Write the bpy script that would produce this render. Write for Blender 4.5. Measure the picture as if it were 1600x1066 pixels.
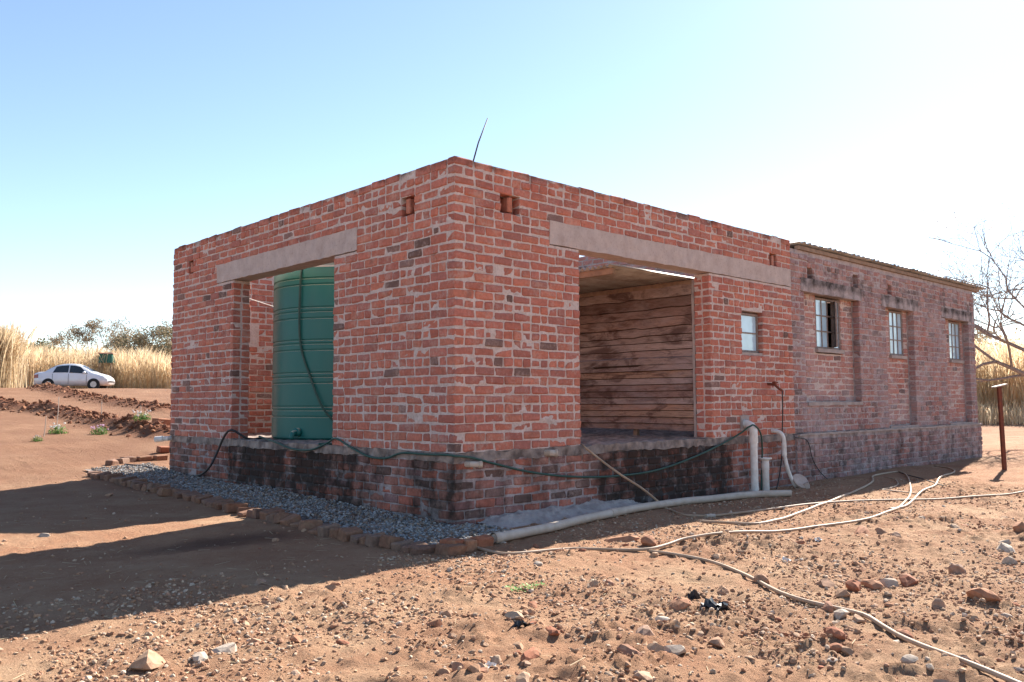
import bpy, math, random
import numpy as np
from mathutils import Vector, Matrix

for _o in list(bpy.data.objects):
    bpy.data.objects.remove(_o, do_unlink=True)
SC = bpy.context.scene
COL = SC.collection
random.seed(7)
RNG = np.random.default_rng(7)

# ------------------------------------------------------------------ camera
CAM = np.array([-4.785, -5.773, 0.442])
YAW, PITCH, ROLL, FPX = math.radians(46.514), math.radians(4.074), math.radians(-0.285), 1339.7
_fw = np.array([math.cos(YAW) * math.cos(PITCH), math.sin(YAW) * math.cos(PITCH), math.sin(PITCH)])
_r0 = np.array([math.sin(YAW), -math.cos(YAW), 0.0])
_u0 = np.cross(_r0, _fw)
_rt = _r0 * math.cos(ROLL) + _u0 * math.sin(ROLL)
_up = -_r0 * math.sin(ROLL) + _u0 * math.cos(ROLL)
cam_data = bpy.data.cameras.new('camera')
cam = bpy.data.objects.new('camera', cam_data)
COL.objects.link(cam)
cam.matrix_world = Matrix(((_rt[0], _up[0], -_fw[0], CAM[0]), (_rt[1], _up[1], -_fw[1], CAM[1]),
                           (_rt[2], _up[2], -_fw[2], CAM[2]), (0, 0, 0, 1)))
cam_data.sensor_width = 36.0
cam_data.lens = FPX / 1600 * 36
cam_data.clip_start = 0.05
cam_data.clip_end = 3000
SC.camera = cam

# ------------------------------------------------------------------ sky, sun, exposure
SUN_EL, SUN_AZ = math.radians(36.0), math.radians(14.0)      # azimuth measured from +X towards +Y
w = bpy.data.worlds.new('World')
SC.world = w
w.use_nodes = True
nt = w.node_tree
bg = nt.nodes['Background']
sky = nt.nodes.new('ShaderNodeTexSky')
sky.sky_type = 'NISHITA'
sky.sun_disc = False
sky.sun_elevation = SUN_EL
sky.sun_rotation = math.pi / 2 - SUN_AZ
sky.altitude = 1200
sky.air_density = 1.0
sky.dust_density = 0.4
sky.ozone_density = 0.45
nt.links.new(sky.outputs[0], bg.inputs[0])
bg.inputs[1].default_value = 0.072
sd = bpy.data.lights.new('sun', 'SUN')
sd.energy = 5.0
sd.angle = math.radians(0.53)
sd.color = (1.0, 0.94, 0.85)
sun = bpy.data.objects.new('sun', sd)
COL.objects.link(sun)
sdir = Vector((math.cos(SUN_EL) * math.cos(SUN_AZ), math.cos(SUN_EL) * math.sin(SUN_AZ), math.sin(SUN_EL)))
sun.rotation_euler = (-sdir).to_track_quat('-Z', 'Y').to_euler()
sun.location = (20, 5, 20)
SC.view_settings.view_transform = 'Standard'
SC.view_settings.look = 'None'
SC.view_settings.gamma = 1
SC.view_settings.use_curve_mapping = False
SC.view_settings.exposure = 1.72
SC.render.engine = 'CYCLES'
SC.cycles.max_bounces = 8
SC.cycles.diffuse_bounces = 5


# ------------------------------------------------------------------ noise and terrain
def _hash(ix, iy, iz, seed):
    h = (ix.astype(np.int64) * 374761393 + iy.astype(np.int64) * 668265263 + iz.astype(np.int64) * 2147483647 + seed * 974634757) & 0xffffffff
    h = ((h ^ (h >> 13)) * 1274126177) & 0xffffffff
    h = ((h ^ (h >> 16)) * 2246822519) & 0xffffffff
    return ((h ^ (h >> 15)) & 0xffffff) / float(0xffffff)


def noise2(x, y, seed=0):
    x = np.asarray(x, float); y = np.asarray(y, float)
    ix = np.floor(x); iy = np.floor(y); fx = x - ix; fy = y - iy
    fx = fx * fx * fx * (fx * (fx * 6 - 15) + 10); fy = fy * fy * fy * (fy * (fy * 6 - 15) + 10)
    z = np.zeros_like(ix)
    a = _hash(ix, iy, z, seed); b = _hash(ix + 1, iy, z, seed); c = _hash(ix, iy + 1, z, seed); d = _hash(ix + 1, iy + 1, z, seed)
    return (a + (b - a) * fx) * (1 - fy) + (c + (d - c) * fx) * fy


def noise3(x, y, z, seed=0):
    x = np.asarray(x, float); y = np.asarray(y, float); z = np.asarray(z, float)
    ix, iy, iz = np.floor(x), np.floor(y), np.floor(z)
    fx, fy, fz = x - ix, y - iy, z - iz
    fx = fx * fx * (3 - 2 * fx); fy = fy * fy * (3 - 2 * fy); fz = fz * fz * (3 - 2 * fz)
    def L(k):
        a = _hash(ix, iy, iz + k, seed); b = _hash(ix + 1, iy, iz + k, seed); c = _hash(ix, iy + 1, iz + k, seed); d = _hash(ix + 1, iy + 1, iz + k, seed)
        return (a + (b - a) * fx) * (1 - fy) + (c + (d - c) * fx) * fy
    l0 = L(0); return l0 + (L(1) - l0) * fz


def sstep(a, b, t):
    t = np.clip((t - a) / (b - a), 0, 1); return t * t * (3 - 2 * t)


PL = np.array([(0, -.74), (4, -.68), (7.5, -.635), (10, -.58), (13, -.51), (18, -.22), (23, .06), (32, .51), (39, 1.02), (42, 1.13), (44, 1.06), (47, 1.08), (58, 1.33), (63, 1.42), (90, 2.7), (200, 3.5), (2000, 4)])
PR = np.array([(0, -.74), (4, -.68), (7.5, -.655), (9.5, -.68), (12, -.67), (15, -.64), (22, -.62), (30, -.55), (36, -.40), (50, .7), (80, 2.6), (150, 4.5), (2000, 5)])


def macro(x, y):
    dx = x - CAM[0]; dy = y - CAM[1]
    D = np.hypot(dx, dy)
    be = np.degrees(YAW - np.arctan2(dy, dx))
    be = (be + 180) % 360 - 180
    wt = np.where(np.abs(be) > 100, 1.0, sstep(-14, 8, be))
    return np.interp(D, PL[:, 0], PL[:, 1]) * (1 - wt) + np.interp(D, PR[:, 0], PR[:, 1]) * wt


def ray(px, py):
    return _fw + _rt * (px - 800) / FPX - _up * (py - 533) / FPX


def ground_at(px, py, lift=0.0):
    """point of the terrain seen along a viewing direction (used once, to read positions off the photograph)"""
    d = ray(px, py); t = 2.0; prev = t
    while t < 400:
        P = CAM + d * t
        if P[2] < macro(P[0], P[1]):
            lo, hi = prev, t
            for _ in range(24):
                m = (lo + hi) / 2; P = CAM + d * m
                if P[2] < macro(P[0], P[1]): hi = m
                else: lo = m
            P = CAM + d * hi
            return np.array([P[0], P[1], P[2] + lift])
        prev = t; t *= 1.01
    return CAM + d * 60


def on_plane(px, py, ax, v):
    d = ray(px, py); t = (v - CAM[ax]) / d[ax]; return CAM + d * t


BERM1 = [ground_at(*q)[:2] for q in ((-140, 634), (-60, 632), (0, 638), (60, 643), (130, 655), (200, 671), (262, 684))]
BERM1 += [BERM1[-1] + np.array([2.5, -1.0]), BERM1[-1] + np.array([6, -2.0])]
BERM2 = [ground_at(*q)[:2] for q in ((50, 606), (75, 610), (110, 616), (150, 626), (205, 636), (265, 645))]
BERM2 += [BERM2[-1] + np.array([4, -1.5])]


def seg_dist(x, y, pts):
    best = np.full(np.shape(x), 1e9)
    for a, b in zip(pts[:-1], pts[1:]):
        ab = b - a; L2 = ab @ ab
        t = np.clip(((x - a[0]) * ab[0] + (y - a[1]) * ab[1]) / L2, 0, 1)
        best = np.minimum(best, np.hypot(x - a[0] - t * ab[0], y - a[1] - t * ab[1]))
    return best


def ground_z(x, y, detail=True):
    x = np.asarray(x, float); y = np.asarray(y, float)
    z = macro(x, y)
    D = np.hypot(x - CAM[0], y - CAM[1])
    far = (D > 15) & (D < 60)
    if np.any(far):
        b1 = seg_dist(x, y, BERM1); b2 = seg_dist(x, y, BERM2)
        lump = .55 + .9 * noise2(x * 3.1, y * 3.1, 5) + .5 * noise2(x * 7, y * 7, 6)
        z = z + np.where(far, .17 * np.exp(-(b1 / .34) ** 2) * lump + .13 * np.exp(-(b2 / .45) ** 2) * lump, 0)
    if detail:
        near = sstep(40, 12, D)
        # trodden, smoother earth to the left of the building, lumpy rubble to the front and right
        rough = .35 + .65 * sstep(-.6, -2.0, y + .25 * np.clip(x + 2, -5, 0) * 0)
        z = z + (.05 * (noise2(x * .9, y * .9, 1) - .5)) * np.where(D < 60, 1, .0)
        z = z + near * rough * (.030 * (noise2(x * 3.3, y * 3.3, 2) - .5) + .022 * (noise2(x * 8.5, y * 8.5, 3) - .5)
                                + .016 * np.maximum(noise2(x * 19, y * 19, 4) - .45, 0) * 1.6)
        lumps = sstep(.38, .72, noise2(x * .9, y * .9, 61) * .6 + noise2(x * 2.7, y * 2.7, 64) * .4)
        z = z + near * rough * lumps * (.062 * np.maximum(noise2(x * 11, y * 11, 65) - .48, 0) + .052 * np.maximum(noise2(x * 21, y * 21, 66) - .5, 0) + .02 * np.maximum(noise2(x * 38, y * 38, 67) - .5, 0))
    return z


def gz(x, y):
    return float(ground_z(np.array([x]), np.array([y]))[0])


# ------------------------------------------------------------------ materials
MATS = {}


def new_mat(name):
    m = bpy.data.materials.new(name); m.use_nodes = True
    MATS[name] = m
    n = m.node_tree.nodes; b = n['Principled BSDF']
    return m, m.node_tree, b


class NB:
    def __init__(s, tree):
        s.t = tree; s.pos = tree.nodes.new('ShaderNodeNewGeometry').outputs['Position']
    def n(s, typ, **kw):
        x = s.t.nodes.new(typ)
        for k, v in kw.items(): setattr(x, k, v)
        return x
    def link(s, a, b): s.t.links.new(a, b)
    def noise(s, scale, detail=4, rough=.55, vec=None, dist=0.0):
        x = s.n('ShaderNodeTexNoise'); s.link(vec if vec is not None else s.pos, x.inputs['Vector'])
        x.inputs['Scale'].default_value = scale; x.inputs['Detail'].default_value = detail
        x.inputs['Roughness'].default_value = rough; x.inputs['Distortion'].default_value = dist
        return x.outputs['Fac']
    def scaled(s, v, vec=None):
        x = s.n('ShaderNodeVectorMath', operation='MULTIPLY'); s.link(vec if vec is not None else s.pos, x.inputs[0]); x.inputs[1].default_value = v
        return x.outputs[0]
    def ramp(s, f, a, b, lo=0.0, hi=1.0):
        x = s.n('ShaderNodeMapRange'); s.link(f, x.inputs[0]); x.inputs[1].default_value = a; x.inputs[2].default_value = b
        x.inputs[3].default_value = lo; x.inputs[4].default_value = hi
        return x.outputs[0]
    def mul(s, a, b):
        x = s.n('ShaderNodeMath', operation='MULTIPLY')
        for i, v in enumerate((a, b)):
            if isinstance(v, (int, float)): x.inputs[i].default_value = v
            else: s.link(v, x.inputs[i])
        return x.outputs[0]
    def add(s, a, b):
        x = s.n('ShaderNodeMath', operation='ADD')
        for i, v in enumerate((a, b)):
            if isinstance(v, (int, float)): x.inputs[i].default_value = v
            else: s.link(v, x.inputs[i])
        return x.outputs[0]
    def mix(s, f, a, b, mode='MIX'):
        x = s.n('ShaderNodeMix', data_type='RGBA', blend_type=mode)
        if isinstance(f, (int, float)): x.inputs[0].default_value = f
        else: s.link(f, x.inputs[0])
        for i, v in ((6, a), (7, b)):
            if isinstance(v, tuple): x.inputs[i].default_value = v + (1,)
            else: s.link(v, x.inputs[i])
        return x.outputs[2]
    def bump(s, h, strength, dist=.01, normal=None):
        x = s.n('ShaderNodeBump'); s.link(h, x.inputs['Height']); x.inputs['Strength'].default_value = strength; x.inputs['Distance'].default_value = dist
        if normal is not None: s.link(normal, x.inputs['Normal'])
        return x.outputs[0]
    def attr(s, name):
        x = s.n('ShaderNodeAttribute'); x.attribute_name = name; return x
    def rand(s):
        return s.n('ShaderNodeObjectInfo').outputs['Random']


def simple(name, col, rough=.7, metal=0.0, var=.25, scale=9.0, bump=.15, bdist=.004, col2=None, spec=.3):
    m, t, b = new_mat(name); k = NB(t)
    f = k.noise(scale, 5)
    c2 = col2 if col2 else tuple(c * (1 - var) for c in col)
    k.link(k.mix(k.ramp(f, .35, .65), col, c2), b.inputs['Base Color'])
    b.inputs['Roughness'].default_value = rough; b.inputs['Metallic'].default_value = metal
    b.inputs['Specular IOR Level'].default_value = spec
    if bump: k.link(k.bump(k.noise(scale * 5, 4), bump, bdist), b.inputs['Normal'])
    return m


def mat_brick(name, dust, dust_haze_amt, wash):
    m, t, b = new_mat(name); k = NB(t)
    a = k.attr('tint')
    c = a.outputs['Color']; st = a.outputs['Alpha']
    v = k.ramp(k.noise(26, 5, .65), .25, .75, .68, 1.28)
    vm = k.n('ShaderNodeVectorMath', operation='SCALE'); k.link(c, vm.inputs[0]); k.link(v, vm.inputs['Scale'])
    c = vm.outputs[0]
    # burnt darker patches inside bricks, mortar dust smeared over the faces
    c = k.mix(k.ramp(k.noise(9, 3), .60, .74, 0, .45), c, (.10, .055, .05))
    c = k.mix(k.ramp(k.add(k.mul(k.noise(5.5, 6, .62), .62), k.mul(k.noise(38, 3), .38)), .50, .62, 0, dust_haze_amt), c, dust)
    c = k.mix(k.ramp(k.noise(1.3, 4), .35, .7, 0, wash), c, dust)
    c = k.mix(.09, c, dust)
    blk = k.ramp(k.add(k.mul(st, .41), k.add(k.mul(k.noise(6, 6, .65), .6), k.mul(k.noise(2.2, 3, .5, k.scaled((2.6, 2.6, .7))), .4))), .64, .90, 0, .90)
    c = k.mix(blk, c, (.020, .018, .015))
    k.link(c, b.inputs['Base Color'])
    b.inputs['Roughness'].default_value = .93; b.inputs['Specular IOR Level'].default_value = .15
    n1 = k.bump(k.noise(70, 5, .7), .5, .004)
    k.link(k.bump(k.noise(18, 4), .5, .008, n1), b.inputs['Normal'])
    return m


def mat_mortar(name, c1, c2):
    m, t, b = new_mat(name); k = NB(t)
    st = k.attr('tint').outputs['Alpha']
    c = k.mix(k.ramp(k.noise(7, 5), .35, .68), c1, c2)
    c = k.mix(k.ramp(k.noise(45, 4), .45, .75, 0, .45), c, (.22, .15, .12))
    blk = k.ramp(k.add(k.mul(st, .41), k.add(k.mul(k.noise(6, 6, .65), .6), k.mul(k.noise(2.2, 3, .5, k.scaled((2.6, 2.6, .7))), .4))), .64, .90, 0, .90)
    c = k.mix(blk, c, (.018, .016, .014))
    k.link(c, b.inputs['Base Color'])
    b.inputs['Roughness'].default_value = .95; b.inputs['Specular IOR Level'].default_value = .1
    n1 = k.bump(k.noise(90, 5, .7), .6, .004)
    k.link(k.bump(k.noise(22, 4), .5, .008, n1), b.inputs['Normal'])
    return m


mat_brick('brick_new', (.50, .36, .30), .42, .05)
mat_brick('brick_old', (.44, .375, .37), .85, .50)  # mortar dust, plus the washed-out haze of flare put into the colour
mat_mortar('mortar', (.62, .51, .465), (.50, .405, .365))
mat_mortar('mortar_old', (.47, .40, .39), (.35, .29, .28))


def mat_soil():
    m, t, b = new_mat('soil'); k = NB(t)
    big = k.noise(.35, 4)
    c = k.mix(k.ramp(k.noise(2.3, 6, .6), .36, .66), (.31, .168, .100), (.41, .262, .162))
    c = k.mix(k.ramp(big, .45, .62, 0, .45), c, (.34, .165, .092))
    c = k.mix(k.ramp(k.noise(14, 6, .7), .55, .72, 0, .65), c, (.225, .112, .068))
    c = k.mix(k.ramp(k.noise(55, 4, .7), .60, .72, 0, .55), c, (.52, .385, .275))
    c = k.mix(k.ramp(k.noise(120, 3, .7), .58, .75, 0, .5), c, (.19, .095, .06))
    # freshly dug, redder earth up the slope on the left (world Y), straw-coloured litter beyond
    sx = k.n('ShaderNodeSeparateXYZ'); k.link(k.pos, sx.inputs[0])
    red = k.mul(k.ramp(sx.outputs[1], 1.0, 8.0), k.ramp(k.noise(.8, 5), .25, .6, .5, .92))
    c = k.mix(red, c, (.185, .094, .056))
    bm = k.attr('berm').outputs['Fac']
    c = k.mix(k.mul(bm, .85), c, (.15, .055, .03))
    dp = k.attr('damp').outputs['Fac']
    c = k.mix(k.mul(dp, .75), c, (.085, .045, .035))
    far = k.attr('grassy').outputs['Fac']
    c = k.mix(far, c, (.38, .27, .15))
    k.link(c, b.inputs['Base Color'])
    b.inputs['Roughness'].default_value = .97; b.inputs['Specular IOR Level'].default_value = .1
    n1 = k.bump(k.noise(140, 5, .75), .9, .008)
    n2 = k.bump(k.noise(45, 6, .75), 1.0, .020, n1)
    k.link(k.bump(k.noise(14, 4, .6), .5, .02, n2), b.inputs['Normal'])
    return m


mat_soil()


def mat_rand(name, cols, rough=.9, nscale=30, bump=.4, spec=.15):
    """colour picked per object, with grain"""
    m, t, b = new_mat(name); k = NB(t)
    r = k.n('ShaderNodeValToRGB'); k.link(k.rand(), r.inputs[0])
    el = r.color_ramp.elements
    while len(el) < len(cols): el.new(.5)
    for i, c in enumerate(cols):
        el[i].position = i / max(1, len(cols) - 1); el[i].color = c + (1,)
    v = k.ramp(k.noise(nscale, 5, .65), .25, .75, .65, 1.25)
    vm = k.n('ShaderNodeVectorMath', operation='SCALE'); k.link(r.outputs[0], vm.inputs[0]); k.link(v, vm.inputs['Scale'])
    c = k.mix(k.ramp(k.noise(11, 4), .52, .68, 0, .5), vm.outputs[0], (.31, .19, .115))
    k.link(c, b.inputs['Base Color'])
    b.inputs['Roughness'].default_value = rough; b.inputs['Specular IOR Level'].default_value = spec
    k.link(k.bump(k.noise(nscale * 2.2, 5, .7), bump, .006), b.inputs['Normal'])
    return m


mat_rand('stone', [(.34, .19, .118), (.41, .265, .172), (.37, .21, .128), (.33, .205, .15), (.44, .305, .21), (.36, .19, .11)])
mat_rand('stone_pale', [(.46, .37, .29), (.40, .32, .255), (.54, .45, .36)])
mat_rand('stone_brick', [(.34, .135, .075), (.28, .11, .065), (.38, .19, .11), (.30, .155, .105)])


def mat_attr(name, rough=.9, nscale=40, lo=.7, hi=1.25, bump=.4, bd=.004, spec=.15, trans=0.0):
    m, t, b = new_mat(name); k = NB(t)
    a = k.attr('tint').outputs['Color']
    v = k.ramp(k.noise(nscale, 4, .6), .25, .75, lo, hi)
    vm = k.n('ShaderNodeVectorMath', operation='SCALE'); k.link(a, vm.inputs[0]); k.link(v, vm.inputs['Scale'])
    k.link(vm.outputs[0], b.inputs['Base Color'])
    b.inputs['Roughness'].default_value = rough; b.inputs['Specular IOR Level'].default_value = spec
    if bump: k.link(k.bump(k.noise(nscale * 2, 4), bump, bd), b.inputs['Normal'])
    if trans:
        tr = k.n('ShaderNodeBsdfTranslucent'); k.link(vm.outputs[0], tr.inputs[0])
        mx = k.n('ShaderNodeMixShader'); mx.inputs[0].default_value = trans
        k.link(b.outputs[0], mx.inputs[1]); k.link(tr.outputs[0], mx.inputs[2])
        k.link(mx.outputs[0], t.nodes['Material Output'].inputs[0])
    return m


mat_rand('brick_dirty', [(.20, .105, .068), (.26, .14, .09), (.17, .10, .075), (.23, .15, .11)])
mat_attr('clod', .95, 60)
mat_attr('gravel', .85, 60, bump=.3)
mat_attr('grass', .8, 3, .8, 1.2, bump=0, trans=.5)
mat_attr('leaf', .7, 6, .7, 1.3, bump=0, trans=.3)
mat_attr('bark', .95, 25, .6, 1.3, bump=.5)


def mat_plank():
    m, t, b = new_mat('plank_wood'); k = NB(t)
    a = k.attr('tint').outputs['Color']
    g = k.noise(5, 6, .65, k.scaled((1, 1.3, 16)), .6)
    v = k.ramp(g, .3, .7, .62, 1.25)
    vm = k.n('ShaderNodeVectorMath', operation='SCALE'); k.link(a, vm.inputs[0]); k.link(v, vm.inputs['Scale'])
    c = k.mix(k.ramp(k.noise(2.4, 6, .7, k.scaled((1, 1.0, 3.0)), .8), .47, .62, 0, .82), vm.outputs[0], (.085, .045, .036))
    c = k.mix(k.ramp(k.noise(1.7, 5, .65, k.scaled((1, .8, 2.4))), .50, .66, 0, .6), c, (.36, .28, .265))
    k.link(c, b.inputs['Base Color'])
    b.inputs['Roughness'].default_value = .85; b.inputs['Specular IOR Level'].default_value = .2
    k.link(k.bump(g, .5, .006), b.inputs['Normal'])
    return m


mat_plank()
simple('concrete', (.42, .36, .33), .92, var=.3, scale=7, bump=.5, bdist=.006, col2=(.30, .25, .23))


def mat_lintel():
    m, t, b = new_mat('lintel_concrete'); k = NB(t)
    c = k.mix(k.ramp(k.noise(6, 6, .65), .35, .65), (.55, .455, .415), (.45, .36, .325))
    c = k.mix(k.ramp(k.noise(38, 4), .58, .70, 0, .5), c, (.26, .20, .17))
    streak = k.noise(9, 6, .75, k.scaled((1, 1, .45)))
    st = k.attr('tint').outputs['Alpha']
    c = k.mix(k.mul(st, k.ramp(streak, .40, .60)), c, (.07, .06, .06))
    k.link(c, b.inputs['Base Color']); b.inputs['Roughness'].default_value = .95; b.inputs['Specular IOR Level'].default_value = .1
    k.link(k.bump(k.noise(60, 5, .7), .5, .006), b.inputs['Normal'])


mat_lintel()
simple('slab', (.36, .29, .25), .95, var=.4, scale=7, bump=.8, bdist=.012, col2=(.12, .095, .085))
simple('pvc', (.80, .77, .72), .45, var=.12, scale=14, bump=.05, col2=(.66, .60, .54), spec=.4)
simple('pvc_dusty', (.54, .46, .385), .6, var=.15, scale=10, bump=.1, col2=(.44, .35, .27))
simple('pvc_brown', (.55, .42, .35), .7, col2=(.42, .30, .24))
simple('hose_cream', (.44, .32, .225), .6, var=.2, scale=8, bump=.1, col2=(.34, .23, .15))
simple('hose_green', (.022, .070, .054), .5, scale=9, bump=.05, col2=(.04, .085, .068))
simple('hose_black', (.022, .022, .024), .5, scale=9, bump=.05, col2=(.05, .045, .04))
simple('rust', (.20, .055, .030), .8, col2=(.13, .045, .03), scale=20)
simple('iron', (.10, .085, .075), .7, metal=.4, scale=20)
simple('roof_tin', (.46, .44, .41), .6, metal=.2, scale=3, bump=.05, col2=(.26, .22, .19))
simple('timber', (.33, .22, .15), .9, scale=12, col2=(.22, .15, .11), bump=.3)
simple('plank_gap_dark', (.10, .065, .05), .95)
simple('steel_frame', (.30, .24, .21), .7, metal=.1, scale=30, col2=(.20, .14, .12))
simple('plastic_black', (.03, .03, .035), .35, bump=.1)
simple('paper_white', (.75, .73, .70), .8, bump=.1)
simple('weed', (.10, .22, .035), .7, scale=40, bump=0, col2=(.16, .30, .06))
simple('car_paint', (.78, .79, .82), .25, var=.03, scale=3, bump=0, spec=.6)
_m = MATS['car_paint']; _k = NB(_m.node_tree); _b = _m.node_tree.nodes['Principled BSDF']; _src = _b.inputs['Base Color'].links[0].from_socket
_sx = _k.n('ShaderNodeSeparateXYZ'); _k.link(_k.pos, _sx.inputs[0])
_k.link(_k.mix(_k.mul(_k.ramp(_sx.outputs[2], 1.55, 2.15, .55, 0.06), _k.ramp(_k.noise(3, 5), .3, .65, .5, 1)), _src, (.46, .27, .17)), _b.inputs['Base Color'])  # dust and the ground's pinkish reflection put into the lower body colour
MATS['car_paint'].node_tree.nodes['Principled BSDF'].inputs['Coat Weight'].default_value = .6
simple('car_dark', (.02, .02, .022), .6, bump=0)
simple('tyre', (.03, .028, .027), .85, bump=.1)
simple('rim', (.50, .50, .52), .35, metal=.8, bump=0)
simple('car_glass', (.025, .032, .04), .05, bump=0, spec=.8)
simple('lamp_red', (.30, .03, .03), .25, bump=0, spec=.6)
simple('lamp_clear', (.75, .75, .75), .15, bump=0, spec=.6)
simple('shed_green', (.03, .12, .09), .7)
simple('shed_roof', (.50, .26, .19), .8)


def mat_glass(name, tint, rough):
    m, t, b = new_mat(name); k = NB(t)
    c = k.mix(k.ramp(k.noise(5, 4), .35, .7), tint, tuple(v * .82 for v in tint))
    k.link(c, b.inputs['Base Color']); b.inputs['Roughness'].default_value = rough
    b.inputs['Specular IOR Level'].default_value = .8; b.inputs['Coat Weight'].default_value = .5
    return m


mat_glass('pane_sky_tint', (.50, .72, .86), .12)  # pale blue base colour stands in for the sky reflected in the glass
mat_glass('pane_dark', (.10, .12, .13), .06)


def mat_tank():
    m, t, b = new_mat('tank_green'); k = NB(t)
    c = k.mix(k.ramp(k.noise(1.2, 4, .6, k.scaled((1, 1, .5))), .35, .65), (.007, .132, .115), (.012, .110, .098))
    dust = k.ramp(k.noise(3.2, 6, .65, k.scaled((1, 1, .25))), .45, .75, 0, .20)
    c = k.mix(dust, c, (.08, .15, .125))
    nz = k.n('ShaderNodeSeparateXYZ'); k.link(k.t.nodes.new('ShaderNodeNewGeometry').outputs['True Normal'], nz.inputs[0])
    c = k.mix(k.ramp(nz.outputs[2], .55, .85, 0, .8), c, (.55, .50, .36))      # upward faces paler: dust, with sun glare put into the colour
    k.link(c, b.inputs['Base Color']); b.inputs['Roughness'].default_value = .42
    b.inputs['Specular IOR Level'].default_value = .35
    k.link(k.bump(k.noise(60, 3), .08, .003), b.inputs['Normal'])


mat_tank()


# ------------------------------------------------------------------ object helpers
def link_mesh(name, verts, faces, mat, parent=None, smooth=False, tint=None, loc=None, props=None, extra=None):
    me = bpy.data.meshes.new(name)
    v = np.asarray(verts, float).reshape(-1, 3)
    if loc is not None: v = v - np.asarray(loc)
    me.from_pydata(v.tolist() if len(v) < 60000 else v, [], faces)
    if tint is not None:
        a = me.color_attributes.new('tint', 'FLOAT_COLOR', 'POINT')
        a.data.foreach_set('color', np.asarray(tint, np.float32).ravel())
    for kx, vx in (extra or {}).items():
        a = me.attributes.new(kx, 'FLOAT', 'POINT'); a.data.foreach_set('value', np.asarray(vx, np.float32))
    mats = mat if isinstance(mat, (list, tuple)) else [mat]
    for q in mats: me.materials.append(MATS[q])
    if smooth: me.polygons.foreach_set('use_smooth', [True] * len(me.polygons))
    me.update()
    o = bpy.data.objects.new(name, me); COL.objects.link(o)
    if loc is not None: o.location = tuple(loc)
    if parent is not None: set_parent(o, parent)
    for kx, vx in (props or {}).items(): o[kx] = vx
    return o


def world_loc(o):
    p = Vector(o.location)
    if o.parent is not None: p = p + world_loc(o.parent) + o.matrix_parent_inverse.translation
    return p


def set_parent(o, parent):
    o.parent = parent
    o.matrix_parent_inverse = Matrix.Translation(-world_loc(parent))


def empty(name, loc, label=None, cat=None, group=None, parent=None):
    o = bpy.data.objects.new(name, None); COL.objects.link(o); o.location = tuple(loc); o.empty_display_size = .2
    if parent is not None: set_parent(o, parent)
    return tag(o, label, cat, group)


def tag(o, label=None, cat=None, group=None, kind=None):
    if label: o['label'] = label
    if cat: o['category'] = cat
    if group: o['group'] = group
    if kind: o['kind'] = kind
    return o


class MB:
    """collects shapes into one mesh"""
    def __init__(s): s.v = []; s.f = []
    def addmesh(s, v, f):
        o = len(s.v); s.v.extend([tuple(map(float, q)) for q in v]); s.f.extend([tuple(i + o for i in q) for q in f]); return s
    def box(s, a, b, M=None):
        x0, y0, z0 = a; x1, y1, z1 = b
        v = [(x0, y0, z0), (x1, y0, z0), (x1, y1, z0), (x0, y1, z0), (x0, y0, z1), (x1, y0, z1), (x1, y1, z1), (x0, y1, z1)]
        if M is not None: v = [tuple(M @ Vector(q)) for q in v]
        return s.addmesh(v, [(0, 3, 2, 1), (4, 5, 6, 7), (0, 1, 5, 4), (1, 2, 6, 5), (2, 3, 7, 6), (3, 0, 4, 7)])
    def tube(s, pts, r, n=8, caps=True):
        pts = [np.asarray(p, float) for p in pts]; m = len(pts)
        rs = r if isinstance(r, (list, tuple, np.ndarray)) else [r] * m
        V = []; ref = None
        for i, p in enumerate(pts):
            d = pts[min(i + 1, m - 1)] - pts[max(i - 1, 0)]; d = d / (np.linalg.norm(d) + 1e-12)
            if ref is None:
                ref = np.cross(d, (0, 0, 1.0))
                if np.linalg.norm(ref) < .1: ref = np.cross(d, (1.0, 0, 0))
            a = ref - d * (ref @ d); a = a / (np.linalg.norm(a) + 1e-12); ref = a; b = np.cross(d, a)
            for k in range(n):
                t = 2 * math.pi * k / n; V.append(p + rs[i] * (a * math.cos(t) + b * math.sin(t)))
        F = []
        for i in range(m - 1):
            for k in range(n):
                k2 = (k + 1) % n; F.append((i * n + k, i * n + k2, (i + 1) * n + k2, (i + 1) * n + k))
        if caps:
            F.append(tuple(range(n - 1, -1, -1))); F.append(tuple((m - 1) * n + k for k in range(n)))
        return s.addmesh(V, F)
    def lathe(s, prof, c, n=48, cap=False):
        V = []; F = []
        for r, z in prof:
            for k in range(n):
                t = 2 * math.pi * k / n; V.append((c[0] + r * math.cos(t), c[1] + r * math.sin(t), z))
        for i in range(len(prof) - 1):
            for k in range(n):
                k2 = (k + 1) % n; F.append((i * n + k, i * n + k2, (i + 1) * n + k2, (i + 1) * n + k))
        if cap:
            F.append(tuple((len(prof) - 1) * n + k for k in range(n))); F.append(tuple(range(n - 1, -1, -1)))
        return s.addmesh(V, F)
    def build(s, name, mat, parent=None, smooth=False, tint=None, loc=None):
        if tint is not None: tint = np.tile(np.array(tint, np.float32), (len(s.v), 1))
        return link_mesh(name, s.v, s.f, mat, parent, smooth, tint, loc)


def catmull(pts, step=.08):
    P = [np.asarray(p, float) for p in pts]
    P = [2 * P[0] - P[1]] + P + [2 * P[-1] - P[-2]]
    out = []
    for i in range(1, len(P) - 2):
        n = max(2, int(np.linalg.norm(P[i + 1] - P[i]) / step))
        for k in range(n):
            t = k / n; a, b, c, d = P[i - 1], P[i], P[i + 1], P[i + 2]
            out.append(.5 * ((2 * b) + (c - a) * t + (2 * a - 5 * b + 4 * c - d) * t * t + (3 * b - a - 3 * c + d) * t ** 3))
    out.append(P[-2]); return out


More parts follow.
